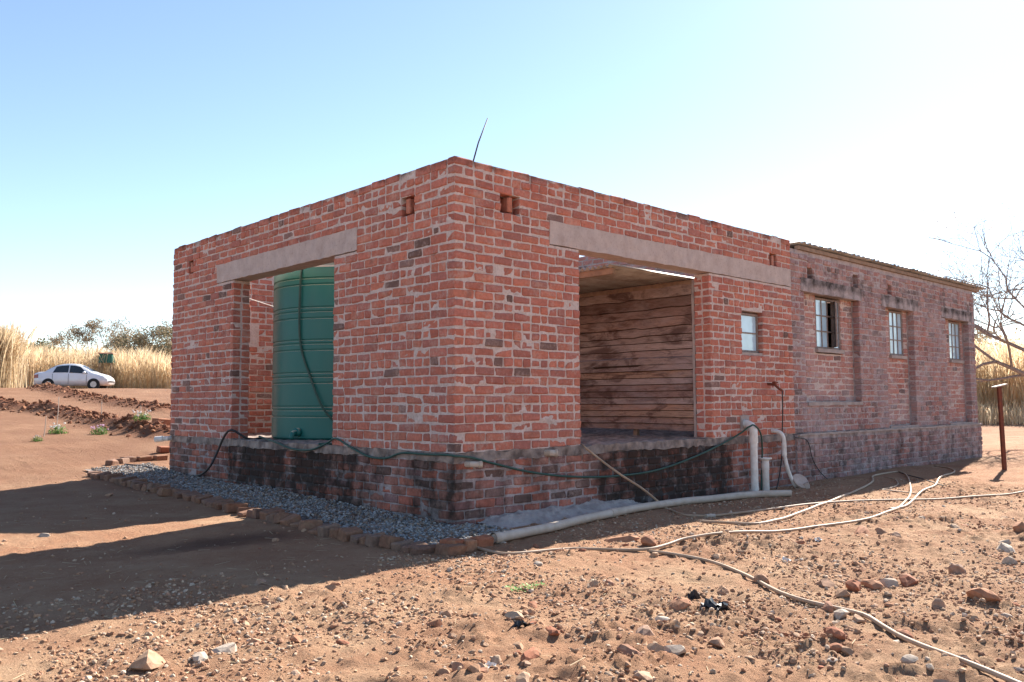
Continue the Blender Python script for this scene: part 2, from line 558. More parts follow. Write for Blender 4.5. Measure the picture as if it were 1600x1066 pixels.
# ------------------------------------------------------------------ ground sheet
def axis(lo, hi, step, far, g=1.18):
    core = list(np.arange(lo, hi + 1e-6, step))
    s = step; x = hi
    up = []
    while x < far: s = min(s * g, 120); x += s; up.append(x)
    s = step; x = lo; dn = []
    while x > -far: s = min(s * g, 120); x -= s; dn.append(x)
    return np.array(dn[::-1] + core + up)


def seg_line(P, pts): return seg_dist(P[0], P[1], [np.array(q) for q in pts])


gx = axis(-4.6, 7.0, .023, 1400, 1.045); gy = axis(-5.4, .2, .023, 1400, 1.033)
XX, YY = np.meshgrid(gx, gy)
X1, Y1 = XX.ravel(), YY.ravel()
Z1 = ground_z(X1, Y1)
D1 = np.hypot(X1 - CAM[0], Y1 - CAM[1])
berm = np.where((D1 > 15) & (D1 < 60), np.clip(np.exp(-(seg_dist(X1, Y1, BERM1) / .42) ** 2) + np.exp(-(seg_dist(X1, Y1, BERM2) / .5) ** 2), 0, 1), 0)
dampc = np.exp(-(((X1 + 1.75) / .75) ** 2 + ((Y1 - .75) / .30) ** 2) ** 1.5 * 1.2) * (noise2(X1 * 2.3, Y1 * 2.3, 11) > .15)
bear = np.degrees(YAW - np.arctan2(Y1 - CAM[1], X1 - CAM[0])); bear = (bear + 180) % 360 - 180
grs = np.where(bear < 0, sstep(58.5, 61, D1), sstep(36, 40, D1)) * (.6 + .4 * noise2(X1 * .5, Y1 * .5, 12))
nx, ny = len(gx), len(gy)
ii = np.arange(nx * ny).reshape(ny, nx)
F = np.stack([ii[:-1, :-1], ii[:-1, 1:], ii[1:, 1:], ii[1:, :-1]], -1).reshape(-1, 4)
g = link_mesh('ground', np.stack([X1, Y1, Z1], 1), F, 'soil', smooth=True, extra={'berm': berm, 'damp': dampc, 'grassy': grs})
tag(g, 'bare reddish brown earth around the brick building', 'ground', kind='structure')

# ------------------------------------------------------------------ brick laying
CH, BL, BH, BD, JT = .085, .2255, .0742, .108, .0112
SG = [(sx, sy, sz) for sx in (-1, 1) for sy in (-1, 1) for sz in (-1, 1)]


def _template():
    idx = {}; sgn = []
    for c, s in enumerate(SG):
        for k in range(3):
            idx[(s, k)] = len(sgn); sgn.append((s, k))
    faces = []
    def orient(f):
        pts = []
        for i in f:
            s, k = sgn[i]; p = np.array(s, float) * .8; p[k] = s[k]; pts.append(p)
        c = np.mean(pts, 0); nn = np.cross(pts[1] - pts[0], pts[2] - pts[0])
        return tuple(f) if nn @ c > 0 else tuple(f[::-1])
    for k in range(3):
        a, b = [q for q in range(3) if q != k]
        for s in (-1, 1):
            q = []
            for sa, sb in ((-1, -1), (1, -1), (1, 1), (-1, 1)):
                t = [0, 0, 0]; t[k] = s; t[a] = sa; t[b] = sb; q.append(idx[(tuple(t), k)])
            faces.append(orient(q))
    for k in range(3):                      # edges along axis k
        a, b = [q for q in range(3) if q != k]
        for sa in (-1, 1):
            for sb in (-1, 1):
                t0 = [0, 0, 0]; t1 = [0, 0, 0]; t0[k] = -1; t1[k] = 1
                for t in (t0, t1): t[a] = sa; t[b] = sb
                faces.append(orient([idx[(tuple(t0), a)], idx[(tuple(t1), a)], idx[(tuple(t1), b)], idx[(tuple(t0), b)]]))
    for s in SG: faces.append(orient([idx[(s, 0)], idx[(s, 1)], idx[(s, 2)]]))
    S = np.array([s for s, k in sgn], float); K = np.array([k for s, k in sgn])
    return S, K, faces


TS, TK, TF = _template()


def brick_verts(half, rnd, jit=.0022):
    """one irregular hand-made brick about its centre: half sizes along length, depth, height"""
    half = np.asarray(half, float)
    r = rnd.uniform(.006, .014)
    v = TS * half
    for k in range(3):
        m = TK != k
        v[m, k] -= TS[m, k] * min(r, half[k] * .6)
    v += rnd.uniform(-jit, jit, v.shape)
    cj = rnd.uniform(-.0045, .0045, (8, 3)); v += np.repeat(cj, 3, axis=0)
    if rnd.random() < .09:                  # a broken corner
        c = rnd.integers(8); sel = slice(3 * c, 3 * c + 3)
        v[sel] -= SG[c] * np.array([rnd.uniform(.008, .03), .006, rnd.uniform(.006, .018)])
    return v


PAL_NEW = [(.43, .128, .082), (.45, .140, .090), (.405, .120, .080), (.465, .152, .096), (.375, .110, .078), (.435, .138, .098), (.35, .118, .092)]
PAL_OLD = [(.34, .135, .10), (.30, .12, .095), (.37, .15, .11), (.26, .11, .098), (.23, .115, .11), (.32, .125, .092)]
PAL_INF = [(.42, .15, .10), (.39, .145, .105), (.44, .17, .12)]


def pick_tint(rnd, pal, dark):
    if rnd.random() < dark:
        c = np.array((.17, .095, .082)) * rnd.uniform(.55, 1.3)
    else:
        c = np.array(pal[rnd.integers(len(pal))]) * rnd.uniform(.86, 1.12)
    return c


def bricks_for(O, U, N, length, z0, rows, holes=(), quoin=0, header=(), pal=PAL_NEW, dark=.05, seed=1, depth=BD, uoff=0.0,
               stain=None, out=None, ustart=0.0, visible=True):
    """lay bricks course by course; appended to out as (verts, centre, tint, visible)"""
    rnd = np.random.default_rng(seed)
    O = np.asarray(O, float); U = np.asarray(U, float); N = np.asarray(N, float); Zv = np.array((0, 0, 1.0))
    for i in range(rows):
        zb = z0 + i * CH; zc = zb + CH / 2
        hd = i in header
        pitch = (BL + JT) / 2 if hd else BL + JT
        own = (i % 2 == quoin % 2) if quoin is not None else True
        off = 0 if own else .1185
        if hd: off += .0
        st = ustart + (0 if (own or quoin is None) else .1185)
        if quoin is None: off = (i % 2) * .1185 + uoff; st = ustart
        iv = [(st, length)]
        for (a, b, c, d) in holes:
            if zb + .058 > c and zb + .026 < d:
                nv = []
                for p, q in iv:
                    if b <= p or a >= q: nv.append((p, q)); continue
                    if a > p: nv.append((p, a))
                    if b < q: nv.append((b, q))
                iv = nv
        rowdz = rnd.uniform(-.002, .002); topc = visible and z0 == 0 and i == rows - 1
        for p, q in iv:
            if q - p < .03: continue
            edges = [p]
            kk = math.floor((p - off) / pitch) + 1
            while True:
                e = off + kk * pitch; kk += 1
                if e >= q - .045: break
                if e - edges[-1] < .05: continue
                edges.append(e + (rnd.uniform(-.008, .008)))
            edges.append(q)
            for a, b in zip(edges[:-1], edges[1:]):
                # now and then two half bats in place of a stretcher
                parts = [(a, b)]
                if b - a > .2 and rnd.random() < .07:
                    mcut = a + (b - a) * rnd.uniform(.35, .65); parts = [(a, mcut), (mcut, b)]
                for a2, b2 in parts:
                    l0 = a2 + (JT / 2 if a2 > p + 1e-6 else 0); l1 = b2 - (JT / 2 if b2 < q - 1e-6 else 0)
                    L = l1 - l0
                    if L < .02: continue
                    h = BH + rnd.uniform(-.004, .003)
                    v = brick_verts((L / 2 - rnd.uniform(0, .003), depth / 2, h / 2), rnd)
                    ang = rnd.normal(0, .009); ca, sa = math.cos(ang), math.sin(ang)
                    u = v[:, 0] * ca - v[:, 2] * sa; zz = v[:, 0] * sa + v[:, 2] * ca
                    nn = v[:, 1] + rnd.normal(0, .0045 if topc else .0028)
                    uc = (l0 + l1) / 2; zz_c = zb + JT / 2 + BH / 2 + rowdz + rnd.normal(0, .0012) + (rnd.uniform(-.012, .008) if topc else 0)
                    C = O + U * uc + N * (-depth / 2) + Zv * zz_c
                    W = C + np.outer(u, U) + np.outer(nn, N) + np.outer(zz, Zv)
                    t = pick_tint(rnd, pal, dark) * 1.02
                    s = stain(uc, zz_c) if stain else 0.0
                    sv = np.array([stain(uc + x, zz_c + y) for x, y in zip(u, zz)]) if stain else np.zeros(len(v))
                    out.append((W, C, t, sv, visible))
    return out


_flip = {}


def faces_for(U, N):
    """the template assumes (length, depth, height) is right-handed"""
    d = np.dot(np.cross(U, N), (0, 0, 1))
    return TF if d > 0 else [tuple(reversed(f)) for f in TF]


def core(name, O, U, N, thick, u0, u1, z0, z1, holes, mat, parent, stain=None, seed=0, cell=.02, inset=.008, rows_back=True, proud=.010):
    """the mortar body of a wall: a slab a little behind the brick faces that swells over them in places"""
    O = np.asarray(O, float); U = np.asarray(U, float); N = np.asarray(N, float)
    def lines(a, b, cuts):
        L = list(np.linspace(a, b, max(2, int((b - a) / cell) + 1)))
        for c in cuts:
            if a < c < b:
                L = [q for q in L if abs(q - c) > cell * .45]; L.append(c)
        L = sorted(set(L)); return np.array(L)
    us = lines(u0, u1, [h[0] - inset for h in holes] + [h[1] + inset for h in holes])
    zs = lines(z0, z1, [h[2] - inset for h in holes] + [h[3] + inset for h in holes])
    uc = (us[:-1] + us[1:]) / 2; zc = (zs[:-1] + zs[1:]) / 2
    M = np.ones((len(zc), len(uc)), bool)
    for a, b, c, d in holes:
        M &= ~((uc[None, :] > a - inset) & (uc[None, :] < b + inset) & (zc[:, None] > c - inset) & (zc[:, None] < d + inset))
    UU, ZZ = np.meshgrid(us, zs); nu, nz = len(us), len(zs)
    def disp(sd):
        n1 = noise2(UU * 30, ZZ * 36, sd); n2 = noise2(UU * 3.4, ZZ * 5.5, sd + 1); n3 = noise2(UU * 9, ZZ * 14, sd + 3)
        n4 = noise2(UU * 6.5, ZZ * 11, sd + 5)
        sm = sstep(.75, 1.0, n2 * .40 + n4 * .36 + n3 * .24)
        return -.0078 + .006 * (n1 - .5) + sm * (proud + .004) + .004 * (n3 - .5)
    fr = disp(seed)
    P0 = O + UU[..., None] * U + ZZ[..., None] * np.array((0, 0, 1.0)) + fr[..., None] * N
    P1 = O + UU[..., None] * U + ZZ[..., None] * np.array((0, 0, 1.0)) + (-(thick) - disp(seed + 9))[..., None] * N
    V = np.concatenate([P0.reshape(-1, 3), P1.reshape(-1, 3)]); n = nu * nz
    F = []
    def vid(j, i, k): return k * n + j * nu + i
    right = np.dot(np.cross(U, np.array((0, 0, 1.0))), N) > 0
    for j in range(nz - 1):
        for i in range(nu - 1):
            if not M[j, i]: continue
            q = (vid(j, i, 0), vid(j, i + 1, 0), vid(j + 1, i + 1, 0), vid(j + 1, i, 0)); F.append(q if right else q[::-1])
            q = (vid(j, i, 1), vid(j, i + 1, 1), vid(j + 1, i + 1, 1), vid(j + 1, i, 1)); F.append(q[::-1] if right else q)
            if i == 0 or not M[j, i - 1]: F.append((vid(j, i, 0), vid(j + 1, i, 0), vid(j + 1, i, 1), vid(j, i, 1)))
            if i == nu - 2 or not M[j, i + 1]: F.append((vid(j, i + 1, 0), vid(j, i + 1, 1), vid(j + 1, i + 1, 1), vid(j + 1, i + 1, 0)))
            if j == 0 or not M[j - 1, i]: F.append((vid(j, i, 0), vid(j, i, 1), vid(j, i + 1, 1), vid(j, i + 1, 0)))
            if j == nz - 2 or not M[j + 1, i]: F.append((vid(j + 1, i, 0), vid(j + 1, i + 1, 0), vid(j + 1, i + 1, 1), vid(j + 1, i, 1)))
    a = np.zeros(n)
    if stain is not None: a = np.array([stain(x, y) for x, y in zip(UU.ravel(), ZZ.ravel())])
    tint = np.zeros((2 * n, 4)); tint[:, :3] = .4; tint[:n, 3] = a; tint[n:, 3] = 0
    used = np.unique(np.array([i for f in F for i in f])); remap = -np.ones(2 * n, int); remap[used] = np.arange(len(used))
    F = [tuple(int(remap[i]) for i in f) for f in F]
    return link_mesh(name, V[used], F, mat, parent, tint=tint[used])


def emit_bricks(groups, thing, limit, mat, stuff_name='brickwork'):
    """groups: list of (bricks, faces, parent part); the ones nearest the camera become objects, the rest one joined part"""
    allb = []
    for bs, fc, par in groups:
        for b in bs: allb.append((b, fc, par))
    cand = [q for q in allb if q[0][4]]
    cand.sort(key=lambda q: np.linalg.norm(q[0][1] - CAM))
    single = set(id(q[0]) for q in cand[:limit])
    V = []; F = []; T = []; o = 0
    for b, fc, par in allb:
        W, C, t, sv, vis = b
        tt = np.empty((len(W), 4)); tt[:, :3] = t; tt[:, 3] = sv
        if id(b) in single:
            link_mesh('brick', W, fc, mat, par, tint=tt, loc=C)
        else:
            V.append(W); T.append(tt); F.extend([tuple(i + o for i in f) for f in fc]); o += len(W)
    if V:
        ob = link_mesh(stuff_name, np.concatenate(V), F, mat, thing, tint=np.concatenate(T)); ob['kind'] = 'stuff'


X_, Y_ = np.array((1., 0, 0)), np.array((0, 1., 0))
TH = .23
HT = 31 * CH                  # 2.635 m of wall above the floor
LY, XN, XH = 6.2, 5.92, 12.9   # depth of the front room, end of the newer brickwork, end of the old block

# ------------------------------------------------------------------ newer front room (annex)
annex = empty('brick_annex', (0, 0, -.65), 'roofless red brick front room with two wide openings, nearest corner of the building', 'building')
L_OPEN = (1.99, 4.31, 0.0, 1.985); R_OPEN = (1.64, 3.96, 0.0, 1.985)
L_LINT = (1.56, 4.79, 1.985, 2.21); R_LINT = (1.22, 5.915, 1.985, 2.21)
W0 = (4.66, 5.16, 1.00, 1.57)
hole_L = [L_OPEN, L_LINT, (.60, .80, 2.21, 2.38), (5.54, 5.68, 2.21, 2.38)]
hole_R = [R_OPEN, R_LINT, W0, (.56, .80, 2.21, 2.38), (5.38, 5.56, 2.21, 2.38)]


def stain_plinth_L(u, z):
    if z > .0: return 0.06
    s = .58 + .20 * float(u < .6)
    for a, b in ((3.15, 4.0), (1.95, 2.75)):
        s = max(s, 1.0 * float(sstep(a - .12, a + .08, u) * sstep(b + .12, b - .08, u)) * float(sstep(-.62, -.35, z)) + s * .4)
    s = max(s, .86 * float(sstep(.9, 1.6, u) * sstep(5.3, 4.2, u)))
    return min(1.0, s)


def stain_plinth_R(u, z):
    if z > 0: return 0.04
    s = .46
    s = max(s, .95 * float(sstep(1.5, 2.1, u) * sstep(4.9, 4.1, u)))
    s = max(s, .75 * float(sstep(.28, .05, u)))
    s = max(s, .5 * float(sstep(5.0, 5.3, u)))
    return s


stain_wall_new = lambda u, z: .05 + .55 * float(sstep(2.50, 2.63, z))
groupsA = []
# wall along Y (faces -X); U runs along +Y
wl = core('wall', (0, 0, 0), Y_, -X_, TH, .012, LY - .008, 0, HT - .012, hole_L, 'mortar', annex, stain_wall_new, 21)
hdr = (4, 9, 12, 15, 19, 25, 29)
groupsA.append((bricks_for((0, 0, 0), Y_, -X_, LY, 0, 31, hole_L, quoin=1, header=hdr, seed=3, stain=stain_wall_new, out=[], dark=.045), faces_for(Y_, -X_), wl))
inL = bricks_for((TH, 0, 0), Y_, X_, LY - TH - .01, 0, 31, hole_L[:2], quoin=None, seed=4, out=[], visible=False, ustart=TH + .01)
groupsA.append((inL, faces_for(Y_, X_), wl))
# wall along X (faces -Y)
wr = core('wall', (0, 0, 0), X_, -Y_, TH, .012, XN, 0, HT - .012, hole_R, 'mortar', annex, stain_wall_new, 31)
groupsA.append((bricks_for((0, 0, 0), X_, -Y_, XN, 0, 31, hole_R, quoin=0, header=hdr, seed=5, stain=stain_wall_new, out=[], dark=.022), faces_for(X_, -Y_), wr))
groupsA.append((bricks_for((0, TH, 0), X_, Y_, XN, 0, 31, hole_R[:3], quoin=None, seed=6, out=[], visible=False, ustart=TH + .01), faces_for(X_, Y_), wr))
# back wall, seen from inside through the left opening
wb = core('wall', (0, LY - TH, 0), X_, -Y_, TH, TH + .01, XN, 0, HT - .012, [], 'mortar', annex, None, 41)
groupsA.append((bricks_for((0, LY - TH, 0), X_, -Y_, XN, 0, 31, [(.95, 1.20, 1.30, 1.56)], quoin=None, header=(5, 12, 20, 27), seed=7, out=[], visible=False, ustart=TH + .01), faces_for(X_, -Y_), wb))
groupsA.append((bricks_for((0, LY, 0), X_, Y_, XN, 0, 31, [], quoin=None, seed=17, out=[], visible=False, ustart=.12), faces_for(X_, Y_), wb))
# plinth
PB = -9 * CH - .075
pl = core('plinth', (.0, 0, 0), Y_, -X_, TH, .012, LY - .008, PB - .05, -.07, [], 'mortar_old', annex, stain_plinth_L, 51, proud=.014)
groupsA.append((bricks_for((0, 0, 0), Y_, -X_, LY, PB, 9, [], quoin=1, seed=8, stain=stain_plinth_L, pal=PAL_OLD + PAL_NEW[:3], dark=.12, out=[]), faces_for(Y_, -X_), pl))
pr = core('plinth', (.0, 0, 0), X_, -Y_, TH, .012, XN, PB - .05, -.07, [], 'mortar_old', annex, stain_plinth_R, 61, proud=.014)
groupsA.append((bricks_for((0, 0, 0), X_, -Y_, XN, PB, 9, [], quoin=0, seed=9, stain=stain_plinth_R, pal=PAL_OLD + PAL_NEW[:3], dark=.12, out=[]), faces_for(X_, -Y_), pr))
emit_bricks(groupsA, annex, 300, 'brick_new')


def rough_block(name, a, b, mat, parent, seed=0, amp=.008, cell=.06, tint_a=None):
    """a cast block with uneven arrises"""
    a = np.array(a, float); b = np.array(b, float); mb_v = []; mb_f = []
    for k in range(3):
        p, q = [t for t in range(3) if t != k]
        n1 = max(1, int((b[p] - a[p]) / cell)); n2 = max(1, int((b[q] - a[q]) / cell))
        for side in (0, 1):
            base = len(mb_v)
            for i in range(n1 + 1):
                for j in range(n2 + 1):
                    v = np.zeros(3); v[k] = (a, b)[side][k]; v[p] = a[p] + (b[p] - a[p]) * i / n1; v[q] = a[q] + (b[q] - a[q]) * j / n2
                    mb_v.append(v)
            for i in range(n1):
                for j in range(n2):
                    f = (base + i * (n2 + 1) + j, base + (i + 1) * (n2 + 1) + j, base + (i + 1) * (n2 + 1) + j + 1, base + i * (n2 + 1) + j + 1)
                    flip = (side == 1) ^ (k == 1)
                    mb_f.append(f if flip else f[::-1])
    V = np.array(mb_v)
    for k in range(3):
        V[:, k] = V[:, k] + amp * 2 * ((noise3(V[:, 0] * 11 + 17 * k, V[:, 1] * 11, V[:, 2] * 11, seed) - .5) + .5 * (noise3(V[:, 0] * 29, V[:, 1] * 29 + 9 * k, V[:, 2] * 29, seed + 1) - .5))
    t = np.full((len(V), 4), .4); t[:, 3] = 0 if tint_a is None else [tint_a(v) for v in V]
    return link_mesh(name, V, mb_f, mat, parent, tint=t)


rough_block('lintel', (-.002, L_LINT[0] - .010, 1.986), (TH + .006, L_LINT[1] + .010, 2.222), 'lintel_concrete', annex, 3, .005, tint_a=lambda v: .12)
rough_block('lintel', (R_LINT[0] - .010, -.002, 1.986), (R_LINT[1], TH + .006, 2.222), 'lintel_concrete', annex, 4, .005, tint_a=lambda v: .12)
rough_block('floor_slab', (-.004, -.004, -.080), (XN, LY - .02, .002), 'slab', annex, 5, .014, .05)
# loose bats left standing in the scaffold holes
for (O, U, N, uc) in (((0, 0, 0), Y_, -X_, .70), ((0, 0, 0), X_, -Y_, .68), ((0, 0, 0), Y_, -X_, 5.61), ((0, 0, 0), X_, -Y_, 5.47)):
    rn = np.random.default_rng(int(uc * 100)); v = brick_verts((.03, .05, .07), rn)
    C = np.asarray(O, float) + U * (uc + .01) - N * .065 + np.array((0, 0, 2.295))
    Wb = C + np.outer(v[:, 0], U) + np.outer(v[:, 1], N) + np.outer(v[:, 2], (0, 0, 1))
    tt = np.zeros((24, 4)); tt[:, :3] = (.42, .14, .085)
    link_mesh('brick_bat', Wb, faces_for(U, N), 'brick_new', annex, tint=tt)


def window(thing, x0, x1, z0, z1, y, cols, rows, pane_mat, sill=True, open_col=None, bar=.018):
    wroot = empty('window', ((x0 + x1) / 2, y, z0), parent=thing)
    m = MB(); d = .018
    m.box((x0, y - d, z0), (x0 + .03, y + d, z1)); m.box((x1 - .03, y - d, z0), (x1, y + d, z1))
    m.box((x0 + .03, y - d, z0), (x1 - .03, y + d, z0 + .03)); m.box((x0 + .03, y - d, z1 - .03), (x1 - .03, y + d, z1))
    cx = [x0 + .03 + (x1 - x0 - .06) * i / cols for i in range(cols + 1)]
    cz = [z0 + .03 + (z1 - z0 - .06) * i / rows for i in range(rows + 1)]
    for c in cx[1:-1]: m.box((c - bar / 2, y - d * .8, z0 + .031), (c + bar / 2, y + d * .8, z1 - .031))
    for i in range(cols):
        for c in cz[1:-1]:
            m.box((cx[i] + bar / 2 + .001, y - d * .7, c - bar / 2), (cx[i + 1] - bar / 2 - .001, y + d * .7, c + bar / 2))
    m.build('frame', 'steel_frame', wroot)
    for i in range(cols):
        if open_col is not None and i == open_col: continue
        for j in range(rows):
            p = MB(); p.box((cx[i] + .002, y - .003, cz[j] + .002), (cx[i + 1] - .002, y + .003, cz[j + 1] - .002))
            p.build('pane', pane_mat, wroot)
    if sill: rough_block('sill', (x0 - .04, y - .07, z0 - .055), (x1 + .04, y + .05, z0 - .003), 'concrete', wroot, int(x0 * 10), .004)
    return wroot, cx, cz


window(annex, W0[0] + .012, W0[1] - .012, W0[2] + .055, W0[3] - .012, .085, 1, 2, 'pane_sky_tint')

# board partition beside the opening, and the low tin sheet that lies on it
part = empty('board_partition', (4.0, .3, 0), parent=annex)
rp = np.random.default_rng(12)
z = .085; k = 0
hs = [.092] * 8 + [.10, .085] + [.105, .10, .11, .095, .12, .14, .13, .15, .15]
tot = sum(hs); hs = [h * (1.885 - .085) / tot for h in hs]
for k, h in enumerate(hs):
    gap = .009 if k != 9 else .024
    y0, y1 = .275, 4.2 + rp.uniform(-.1, .1)
    n = 60; ys = np.linspace(y0, y1, n)
    top = z + h - gap + .010 * (noise2(ys * 2.6, k * 3.1, 70) - .5) + (.02 * (noise2(ys * 5, k * 7.7, 71) - .5) if k > 12 else 0)
    bot = z + .010 * (noise2(ys * 2.6, (k - 1) * 3.1, 70) - .5) + (.02 * (noise2(ys * 5, (k - 1) * 7.7, 71) - .5) if k > 13 else 0)
    if k == len(hs) - 1: top = top + .05 * (noise2(ys * 3, 3.3, 72) - .6) + .03 * (noise2(ys * 9, 1.1, 73) - .5)
    if k == 9: top = np.where((ys > 1.1) & (ys < 1.9), top, z + h - .003)
    xo = 3.985 + rp.uniform(-.010, .010); dpt = .03
    tw = rp.uniform(-.012, .012)
    V = []
    for yv, a, b in zip(ys, bot, top):
        sh = tw * (yv - 1.5) * .4
        V += [(xo + sh - .010, yv, a), (xo + sh + .012, yv, b), (xo + sh + dpt, yv, b), (xo + sh + dpt, yv, a)]
    Fp = []
    for i in range(n - 1):
        for q in range(4):
            q2 = (q + 1) % 4; Fp.append((i * 4 + q, i * 4 + q2, (i + 1) * 4 + q2, (i + 1) * 4 + q))
    Fp += [(0, 3, 2, 1), ((n - 1) * 4, (n - 1) * 4 + 1, (n - 1) * 4 + 2, (n - 1) * 4 + 3)]
    base = np.array([(.34, .195, .135), (.30, .19, .15), (.40, .25, .175), (.29, .205, .175), (.33, .24, .205), (.25, .155, .125), (.22, .15, .13)][rp.integers(6)]) * rp.uniform(.8, 1.2)
    t = np.zeros((len(V), 4)); t[:, :3] = base
    link_mesh('plank', V, Fp, 'plank_wood', part, tint=t)
    z += h
MB().box((4.03, .28, .09), (4.045, 4.1, .985)).build('gap_dark_board', 'plank_gap_dark', part)  # unseen dark boards added so no light shows between the planks
MB().box((4.03, .28, 1.03), (4.045, 4.1, 1.87)).build('gap_dark_board', 'plank_gap_dark', part)
MB().box((3.99, .28, 1.872), (4.07, 4.1, 1.928)).build('top_plate', 'timber', part)
rough_block('corner_post', (3.975, .236, 0), (4.06, .272, 1.92), 'concrete', annex, 8, .004)
for yy in (1.2, 2.6, 4.0):
    MB().box((4.05, yy, 0), (4.10, yy + .06, 1.868)).build('stud', 'timber', part)


def corrugated(name, o, along, across, length, width, waves, amp, mat, parent, thick=.0012, lip=0.0):
    """ridges run along 'along'; the wave repeats across"""
    o = np.array(o, float); along = np.array(along, float); across = np.array(across, float)
    nrm = np.cross(along, across); nrm = nrm / np.linalg.norm(nrm)
    if nrm[2] < 0: nrm = -nrm
    n = waves * 8; V = []; F = []
    for layer in (0, 1):
        for i in range(n + 1):
            a = i / n; h = amp * math.sin(2 * math.pi * waves * a)
            jag = .02 * math.sin(i * 12.9898) * lip
            for j, l in enumerate((0, length * .5, length)):
                V.append(o + across * (width * a) + along * (l + (jag if j == 0 else 0)) + nrm * (h - layer * thick))
    m = (n + 1) * 3
    for layer in (0, 1):
        for i in range(n):
            for j in range(2):
                f = (layer * m + i * 3 + j, layer * m + (i + 1) * 3 + j, layer * m + (i + 1) * 3 + j + 1, layer * m + i * 3 + j + 1)
                F.append(f if layer == 0 else f[::-1])
    for i in range(n):
        F.append((i * 3, m + i * 3, m + (i + 1) * 3, (i + 1) * 3)); F.append((i * 3 + 2, (i + 1) * 3 + 2, m + (i + 1) * 3 + 2, m + i * 3 + 2))
    return link_mesh(name, V, F, mat, parent, smooth=True)


for k in range(5):
    corrugated('tin_sheet', (2.46 + .03 * (k % 2), .27 + k * .70, 1.945 + .006 * (k % 2)), (1, 0, 0), (0, 1, 0), 1.66, .74, 9, .019, 'roof_tin', annex)
MB().box((2.52, .3, 1.86), (2.57, 3.7, 1.925)).build('purlin', 'timber', annex)
MB().box((2.525, 3.3, 0), (2.575, 3.36, 1.858)).build('roof_prop', 'timber', annex)

# ------------------------------------------------------------------ old rear block
house = empty('brick_block', (XN + .02, 0, -.65), 'older weathered brick block with three recessed windows under a tin roof', 'building')
HH = 2.52
RE = [(6.28, 7.97, .425, 1.955), (8.92, 10.03, .035, 1.935), (11.45, 12.60, .035, 1.915)]
REC = [(a - XN, b - XN, c, d) for a, b, c, d in RE]
PUT = [(6.40, 6.54, 2.17, 2.32), (7.80, 7.98, 2.16, 2.34), (9.03, 9.19, 2.14, 2.31), (12.57, 12.69, 2.10, 2.24)]
PUTC = [(a - XN, b - XN, c, d) for a, b, c, d in PUT]


def stain_house(u, z):
    s = .14
    s = max(s, .40 * float(sstep(1.9, 2.05, z) * sstep(2.5, 2.25, z)))
    s = max(s, .30 * float(sstep(2.3, 2.45, z)))
    s = max(s, .28 * float(sstep(.6, .1, z)))
    return s


stain_hplinth = lambda u, z: .48
groupsH = []
LH = XH - XN
hl = [(.28, 2.15, 1.955, 2.135), (2.86, 4.3, 1.935, 2.11), (5.35, 6.85, 1.915, 2.085)]      # concrete bands over the recesses
wh = core('wall', (XN, 0.004, 0), X_, -Y_, .25, .004, LH - .01, 0, HH, REC + PUTC + hl, 'mortar_old', house, stain_house, 71, cell=.035, proud=.013)
groupsH.append((bricks_for((XN, .004, 0), X_, -Y_, LH, 0, 29, REC + PUTC + hl, quoin=None, header=(3, 7, 11, 15, 19, 23, 27), seed=11, stain=stain_house, pal=PAL_OLD, dark=.13, out=[], ustart=.004), faces_for(X_, -Y_), wh))
for (a, b, c, d), sd in zip(hl, (1, 2, 3)):
    rough_block('lintel', (XN + a - .012, .002, c + .001), (XN + b + .012, .24, d + .012), 'mortar_old', house, sd + 20, .007, tint_a=lambda v: .46 + .3 * float(v[2] > c + .09))
WN = [(6.83, 7.60, 1.13, 1.93), (9.33, 9.88, 1.12, 1.915), (11.93, 12.50, 1.12, 1.895)]
for (a, b, c, d), (p, q, r_, s_), sd in zip(RE, WN, (81, 85, 89)):
    hw = [(p - a, q - a, r_, s_ + .03)]
    wi = core('recess_wall', (a, .125, 0), X_, -Y_, .11, -.02, b - a + .02, c - .04, d, hw, 'mortar', house, lambda u, z: .12, sd, cell=.035)
    n_r = int(math.ceil((d - c) / CH))
    groupsH.append((bricks_for((a, .125, 0), X_, -Y_, b - a, c, n_r, hw, quoin=None, seed=sd, stain=lambda u, z: .12, pal=PAL_INF, dark=.05, out=[]), faces_for(X_, -Y_), wi))
    rough_block('sill', (a + .01, -.012, c - .05), (b - .01, .12, c - .004), 'concrete', house, sd + 3, .006)
    wroot, cx, cz = window(house, p + .005, q - .005, r_ + .06, s_, .155, 4 if sd == 81 else 3, 3, 'pane_sky_tint', open_col=2 if sd == 81 else None)
    if sd == 81:      # the sash that stands open
        Mx = Matrix.Translation((cx[3], .13, 0)) @ Matrix.Rotation(math.radians(38), 4, 'Z')
        s = MB(); wd = cx[3] - cx[2]
        zt, zb_ = cz[3] - .005, cz[0] + .005
        for bx0, bx1, z0_, z1_ in ((-wd, -wd + .025, zb_, zt), (-.025, 0, zb_, zt), (-wd + .025, -.025, zb_, zb_ + .025), (-wd + .025, -.025, zt - .025, zt), (-wd + .025, -.025, cz[1] - .009, cz[1] + .009), (-wd + .025, -.025, cz[2] - .009, cz[2] + .009)):
            s.box((bx0, -.012, z0_), (bx1, .012, z1_), Mx)
        s.build('sash', 'steel_frame', wroot)
        s = MB(); s.box((-wd + .026, -.003, zb_ + .026), (-.026, .003, zt - .026), Mx); s.build('pane', 'pane_dark', wroot)
PH = core('plinth', (XN - .02, -.035, 0), X_, -Y_, .30, .004, LH + .05, PB - .05, -.012, [], 'mortar_old', house, stain_hplinth, 91, cell=.035, proud=.016)
groupsH.append((bricks_for((XN - .02, -.035, 0), X_, -Y_, LH + .06, PB, 9, [], quoin=None, seed=14, stain=stain_hplinth, pal=PAL_OLD, dark=.12, out=[], ustart=.004), faces_for(X_, -Y_), PH))
